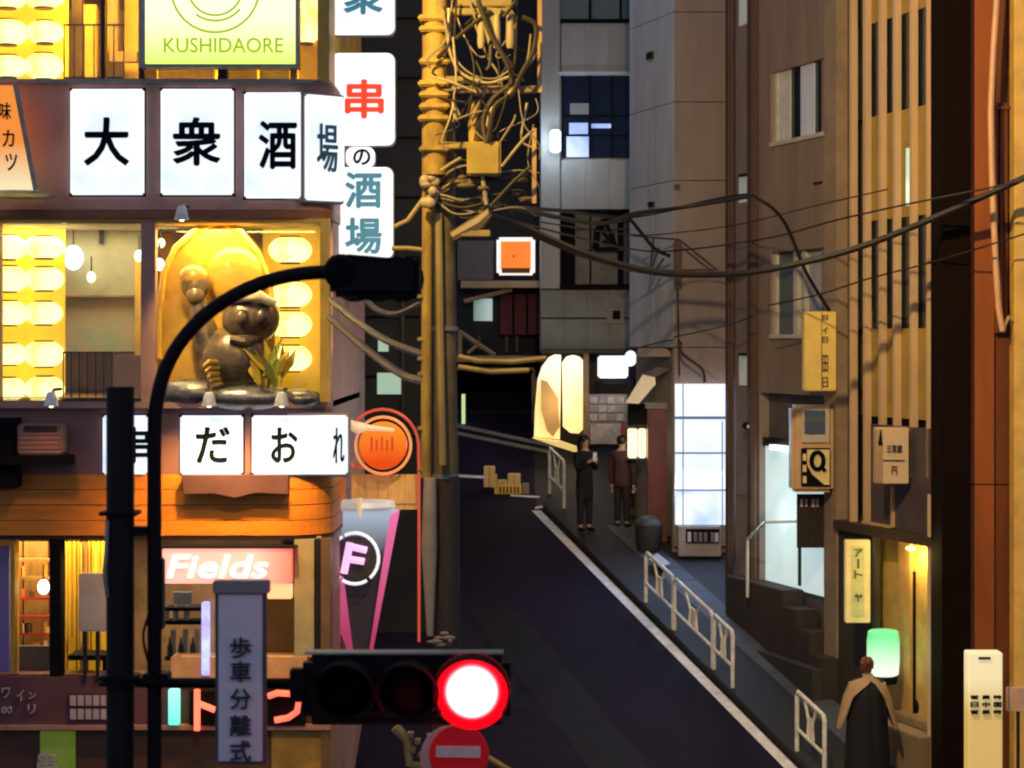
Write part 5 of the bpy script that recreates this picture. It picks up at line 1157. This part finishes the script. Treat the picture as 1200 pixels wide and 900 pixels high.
# no entry sign on the pole
t = thing('no_entry_sign', 'round red no entry sign with a white bar fixed to the utility pole', 'road sign', P(537, 920, 20.0))
Rn = Matrix.Rotation(math.radians(-4), 3, 'Y')
MB().lathe([(0, -.01), (.262, -.01), (.27, 0), (.262, .01), (0, .01)], P(538, 884, 19.95), 36, 'Y').build('disc', mat('sign_red', (.50, .006, .012), .4, emit=(1, 0, .02), es=.10), t)
MB().box(-.20, .20, -.006, .006, -.05, .05, Matrix.Translation(P(537, 881, 19.93)) @ Rn.to_4x4().inverted() @ Matrix.Rotation(math.radians(-3), 4, 'Y')).build('bar', mat('bar_white', (.75, .55, .58), .5), t)
MB().lathe([(0, .012), (.29, .012), (.29, .03), (0, .03)], P(530, 888, 19.95), 36, 'Y').build('back_plate', mat('pink_steel', (.60, .35, .35), .4), t)
MB().tube([P(463, 852, 20.2), P(478, 868, 20.2), P(480, 895, 20.2), P(500, 900, 20.2)], [.05, .045, .04, .04], 8).build('bracket', pole_m, t)
MB().tube([P(566, 885, 20.2), P(600, 905, 20.2)], .03, 8).build('bracket', mat('yellow_duct', (1, 1, 1)), t)
mb = MB(); 
for a, b in ((478, 858), (486, 866), (480, 876), (490, 882), (500, 860)): mb.box(X(a, 20.15), X(a+7, 20.15), 20.1, 20.2, Z(b+5, 20.15), Z(b, 20.15))
mb.build('clamp', mat('brown_arm', (1, 1, 1)), t)

# ------------------------------------------------------------------ overhead cables
def wire(pts, r_, label, grp='black overhead cables crossing the street'):
    o = MB().tube(spl([P(*p) for p in pts], 10), r_, 6).build('overhead_cable', cable, label=label, cat='cable', group=grp); return o
wire([(520, 240, 20.5), (600, 262, 22), (680, 296, 24), (760, 318, 26), (830, 322, 27), (900, 316, 27.5), (1000, 292, 27.4), (1100, 253, 27), (1230, 195, 26.5)], .045, 'thickest sagging black cable from the pole across to the right edge')
wire([(520, 238, 20.5), (600, 244, 24), (700, 262, 28), (745, 250, 30), (800, 243, 31), (880, 230, 30.5)], .03, 'black cable from the pole dipping in front of the grey building to the taupe wall')
wire([(600, 243, 24), (660, 247, 28), (740, 254, 32), (860, 230, 31), (892, 235, 30), (920, 262, 30.5), (945, 320, 30.8), (972, 364, 31)], .026, 'black cable curving down to the top of the tall yellow sign')
wire([(600, 259, 24), (740, 292, 30), (800, 293, 33), (900, 279, 30), (980, 258, 28), (1060, 240, 27), (1150, 222, 26.5), (1230, 205, 26)], .013, 'thin upper cable above the thickest one')
wire([(738, 256, 36.8), (755, 277, 36.8), (768, 292, 36.8), (785, 300, 36.9)], .035, 'short cable loop from the balcony down to the wall bracket')
wire([(790, 395, 36.9), (850, 382, 34), (883, 370, 33)], .012, 'thin cable rising from the brown front to the taupe wall')
wire([(740, 410, 38.8), (770, 402, 38), (790, 398, 37.2)], .012, 'thin wire at the foot of the pale wall')
wire([(900, 358, 31.5), (960, 345, 30), (1020, 326, 28.5), (1100, 305, 27.4), (1240, 262, 26.5)], .011, 'thin cable in front of the fins below the thickest one')
wire([(388, 352, 24), (420, 378, 23), (455, 400, 21.5), (497, 416, 20.4)], .035, 'grey cable from the restaurant corner to the pole, upper of the low pair')
wire([(386, 372, 24), (430, 410, 23), (470, 438, 21.5), (498, 447, 20.4)], .04, 'grey cable from the restaurant corner to the pole, lower of the low pair')
wire([(420, 340, 22), (440, 362, 21.5), (465, 368, 21), (495, 355, 20.4)], .03, 'sagging cable just under the black signal housing')
for o in list(COL.objects)[-3:]: 
    if o.type == 'MESH': o.data.materials[0] = mat('faded_cable', (.10, .075, .07), .6)
wire([(632, 260, 26), (740, 275, 31), (800, 272, 34), (870, 262, 33), (960, 240, 29), (1040, 222, 27.6)], .010, 'thinnest wire above the sagging pair over the brown facade')
# wall bracket for cables on the corner building
t = thing('cable_bracket', 'rusty cable bracket frame on the edge of the corner building', 'bracket', P(796, 322, 36.9))
rb = mat('rust_bracket', (.10, .05, .04), .6)
for a, b in (((740, 276), (796, 281)), ((796, 281), (840, 316)), ((740, 318), (842, 316)), ((766, 278), (762, 318)), ((772, 290), (765, 312)), ((778, 303), (766, 320)), ((793, 281), (796, 440))):
    MB().tube([P(*a, 36.95), P(*b, 36.95)], .02, 6).build('strut', rb, t)
MB().box(X(790, 36.9), X(799, 36.9), 36.85, 37.0, Z(330, 36.9), Z(283, 36.9)).build('plate', rb, t)
MB().tube(spl([P(798, 400, 36.9), P(800, 415, 36.9), P(822, 432, 36.9), P(826, 448, 36.9)]), .025, 6).build('drop_cable', rb, t)

# ------------------------------------------------------------------ near signals and posts
SD = 12.4
t = thing('signal_post', 'thick black upright post with brackets left of the curved lamp arm', 'post', (X(141, SD), SD, 0))
MB().lathe([(.078, 0), (.078, Z(455, SD)), (.07, Z(453, SD)), (0, Z(452.5, SD))], (X(141, SD), SD, 0), 24).build('shaft', black_metal, t)
for y in (793, 800, 600): fb(115, 160, y, y+5, SD-.09, SD+.09).build('band', black_metal, t, bev=.006)
fb(157, 172, 617, 628, SD-.03, SD+.03).build('spacer', black_metal, t)
MB().tube([P(126, 610, SD-.06), P(124, 650, SD-.08), P(122, 670, SD-.08), P(126, 700, SD-.06)], .012, 6).build('cable', steel, t)
t = thing('curved_pole', 'black pole curving over to the right to carry the upper signal', 'pole', (X(181, SD), SD, 0))
pts = [P(181, 1050, SD), P(181, 700, SD), P(181, 520, SD), P(184, 470, SD), P(196, 428, SD), P(220, 390, SD), P(255, 358, SD), P(298, 335, SD), P(345, 322, SD), P(395, 318, SD)]
pts[0].z = 0
MB().tube(spl(pts), .040, 14).build('shaft', black_metal, t)
fb(174, 190, 655, 740, SD-.09, SD+.03).build('control_box', black_metal, t, bev=.01)
fb(166, 197, 790, 802, SD-.07, SD+.07).build('band', black_metal, t, bev=.006)
mb = MB(); mb.tube(spl([P(176, 715, SD-.1), P(168, 745, SD-.12), P(174, 775, SD-.1), P(185, 795, SD-.08)]), .008, 6); mb.build('cable', near_black, t)
t = thing('upper_signal', 'black traffic signal seen from behind at the end of the curved pole', 'traffic signal', P(440, 366, 12.3))
MB().box(X(388, 12.3), X(492, 12.3), 12.2, 12.42, Z(348, 12.3), Z(302, 12.3)).build('housing', black_metal, t, bev=.03)
MB().lathe([(.07, -.02), (.09, 0), (.10, .06), (.08, .1)], P(399, 318, 12.2), 18, 'Y').build('hub', near_black, t)
for x in (412, 440, 468): MB().lathe([(.0, .0), (.11, .0), (.13, .25), (.12, .25)], P(x, 326, 12.42), 18, 'Y').build('hood', near_black, t)
MB().prism([(X(a, 12.25), Z(b, 12.25)) for a, b in ((388, 300), (410, 298), (492, 305), (488, 350), (430, 352), (400, 342))], 12.22, 12.3).build('back_plate', near_black, t)
MB().tube([P(392, 330, 12.3), P(398, 345, 12.3)], .02, 6).build('clamp', steel, t)

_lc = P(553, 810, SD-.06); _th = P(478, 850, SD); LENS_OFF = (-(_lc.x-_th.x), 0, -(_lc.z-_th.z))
t = thing('traffic_signal', 'horizontal black traffic signal with its red light on, above the no entry sign', 'traffic signal', P(478, 850, SD))
zc = (765+849)/2
MB().box(X(355, SD), X(598, SD), SD-.06, SD+.12, Z(849, SD), Z(766, SD)).build('housing', black_metal, t, bev=.05)
MB().box(X(357, SD), X(590, SD), SD-.03, SD+.10, Z(766.2, SD), Z(764, SD)).build('top_edge', steel, t)
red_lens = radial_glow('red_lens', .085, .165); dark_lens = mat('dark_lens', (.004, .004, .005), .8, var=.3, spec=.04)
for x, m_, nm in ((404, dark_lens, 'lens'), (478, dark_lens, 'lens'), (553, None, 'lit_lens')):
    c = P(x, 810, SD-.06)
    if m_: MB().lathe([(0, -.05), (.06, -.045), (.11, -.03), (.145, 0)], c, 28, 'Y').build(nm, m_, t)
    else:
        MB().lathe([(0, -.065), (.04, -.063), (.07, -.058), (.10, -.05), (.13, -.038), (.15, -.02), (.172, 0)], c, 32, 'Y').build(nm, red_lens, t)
        MB().lathe([(.172, -.012), (.20, -.004), (.215, .0), (.172, .0)], c, 32, 'Y').build('lens_halo_rim', glow('red_halo_rim', (.8, .003, .02), .30), t)  # wide rim glows to stand in for the red halo
    # visor: open tube, longer on the top
    vs = []; fs = []; n = 28
    for k in range(n+1):
        a = math.radians(-35+250*k/n); ln = .20*(.55+.45*math.sin(max(0, min(math.pi, a)))) if 0 < a < math.pi else .10
        rr = .20 if not m_ else .165
        for rad in (rr, rr+.012):
            vs += [c+Vector((rad*math.cos(a), 0, rad*math.sin(a))), c+Vector((rad*math.cos(a), -ln, rad*math.sin(a)))]
        if k:
            o_ = 4*k; fs += [(o_-4, o_, o_+1, o_-3), (o_-2, o_-1, o_+3, o_+2), (o_-3, o_+1, o_+3, o_-1), (o_-4, o_-2, o_+2, o_)]
    mb = MB(); mb.add(vs, fs); mb.smooth = True; mb.build('visor', mat('visor_black', (.010, .008, .009), .9, spec=.08), t)
MB().tube([P(160, 800, SD+.02), P(356, 801, SD+.02)], .028, 10).build('arm', black_metal, t)
MB().box(X(340, SD), X(358, SD), SD-.04, SD+.05, Z(822, SD), Z(783, SD)).build('arm_clamp', black_metal, t, bev=.008)
lamp('POINT', P(553, 810, SD-.26), 30, (1, .02, .06), .12, parent=t)

t = thing('hanging_sign', 'grey vertical plate sign with dark characters hung on the signal arm', 'road sign', P(281, 898, 12.2))
fb(252, 312, 683, 896, 12.25, 12.3).build('border', mat('sign_edge', (.10, .10, .12), .5), t, bev=.006)
fb(256, 307, 697, 892, 12.235, 12.26).build('plate', mat('grey_plate', (.72, .69, .78), .5, var=.1, scale=2), t)
fb(249, 315, 681, 696, 12.22, 12.32).build('top_cap', mat('cap_plate', (.26, .25, .26), .5), t, bev=.006)
for s, y in (('歩', 759), ('車', 787), ('分', 819), ('離', 850), ('式', 880)): text(s, mat('plate_ink', (.02, .022, .05), .6, bump=0), t, P(282, y, 12.23), .115, .115, bold=.012)
MB().tube([P(290, 683, 12.32), P(290, 800, 12.38)], .015, 6).build('hanger', black_metal, t)

# building mass behind the camera side is open street; far backdrop of dark towers closes the sky
t = thing('backdrop_tower', 'tall dark tower far behind the street, mostly hidden', 'building', (0, 75, gz2(60)))
MB().box(-30, 30, 62, 70, 3, 40).build('wall', slate, t)
for k in range(6): MB().box(-30, 30, 61.9, 62, 6+k*3.2, 6.3+k*3.2).build('floor_line', near_black, t)
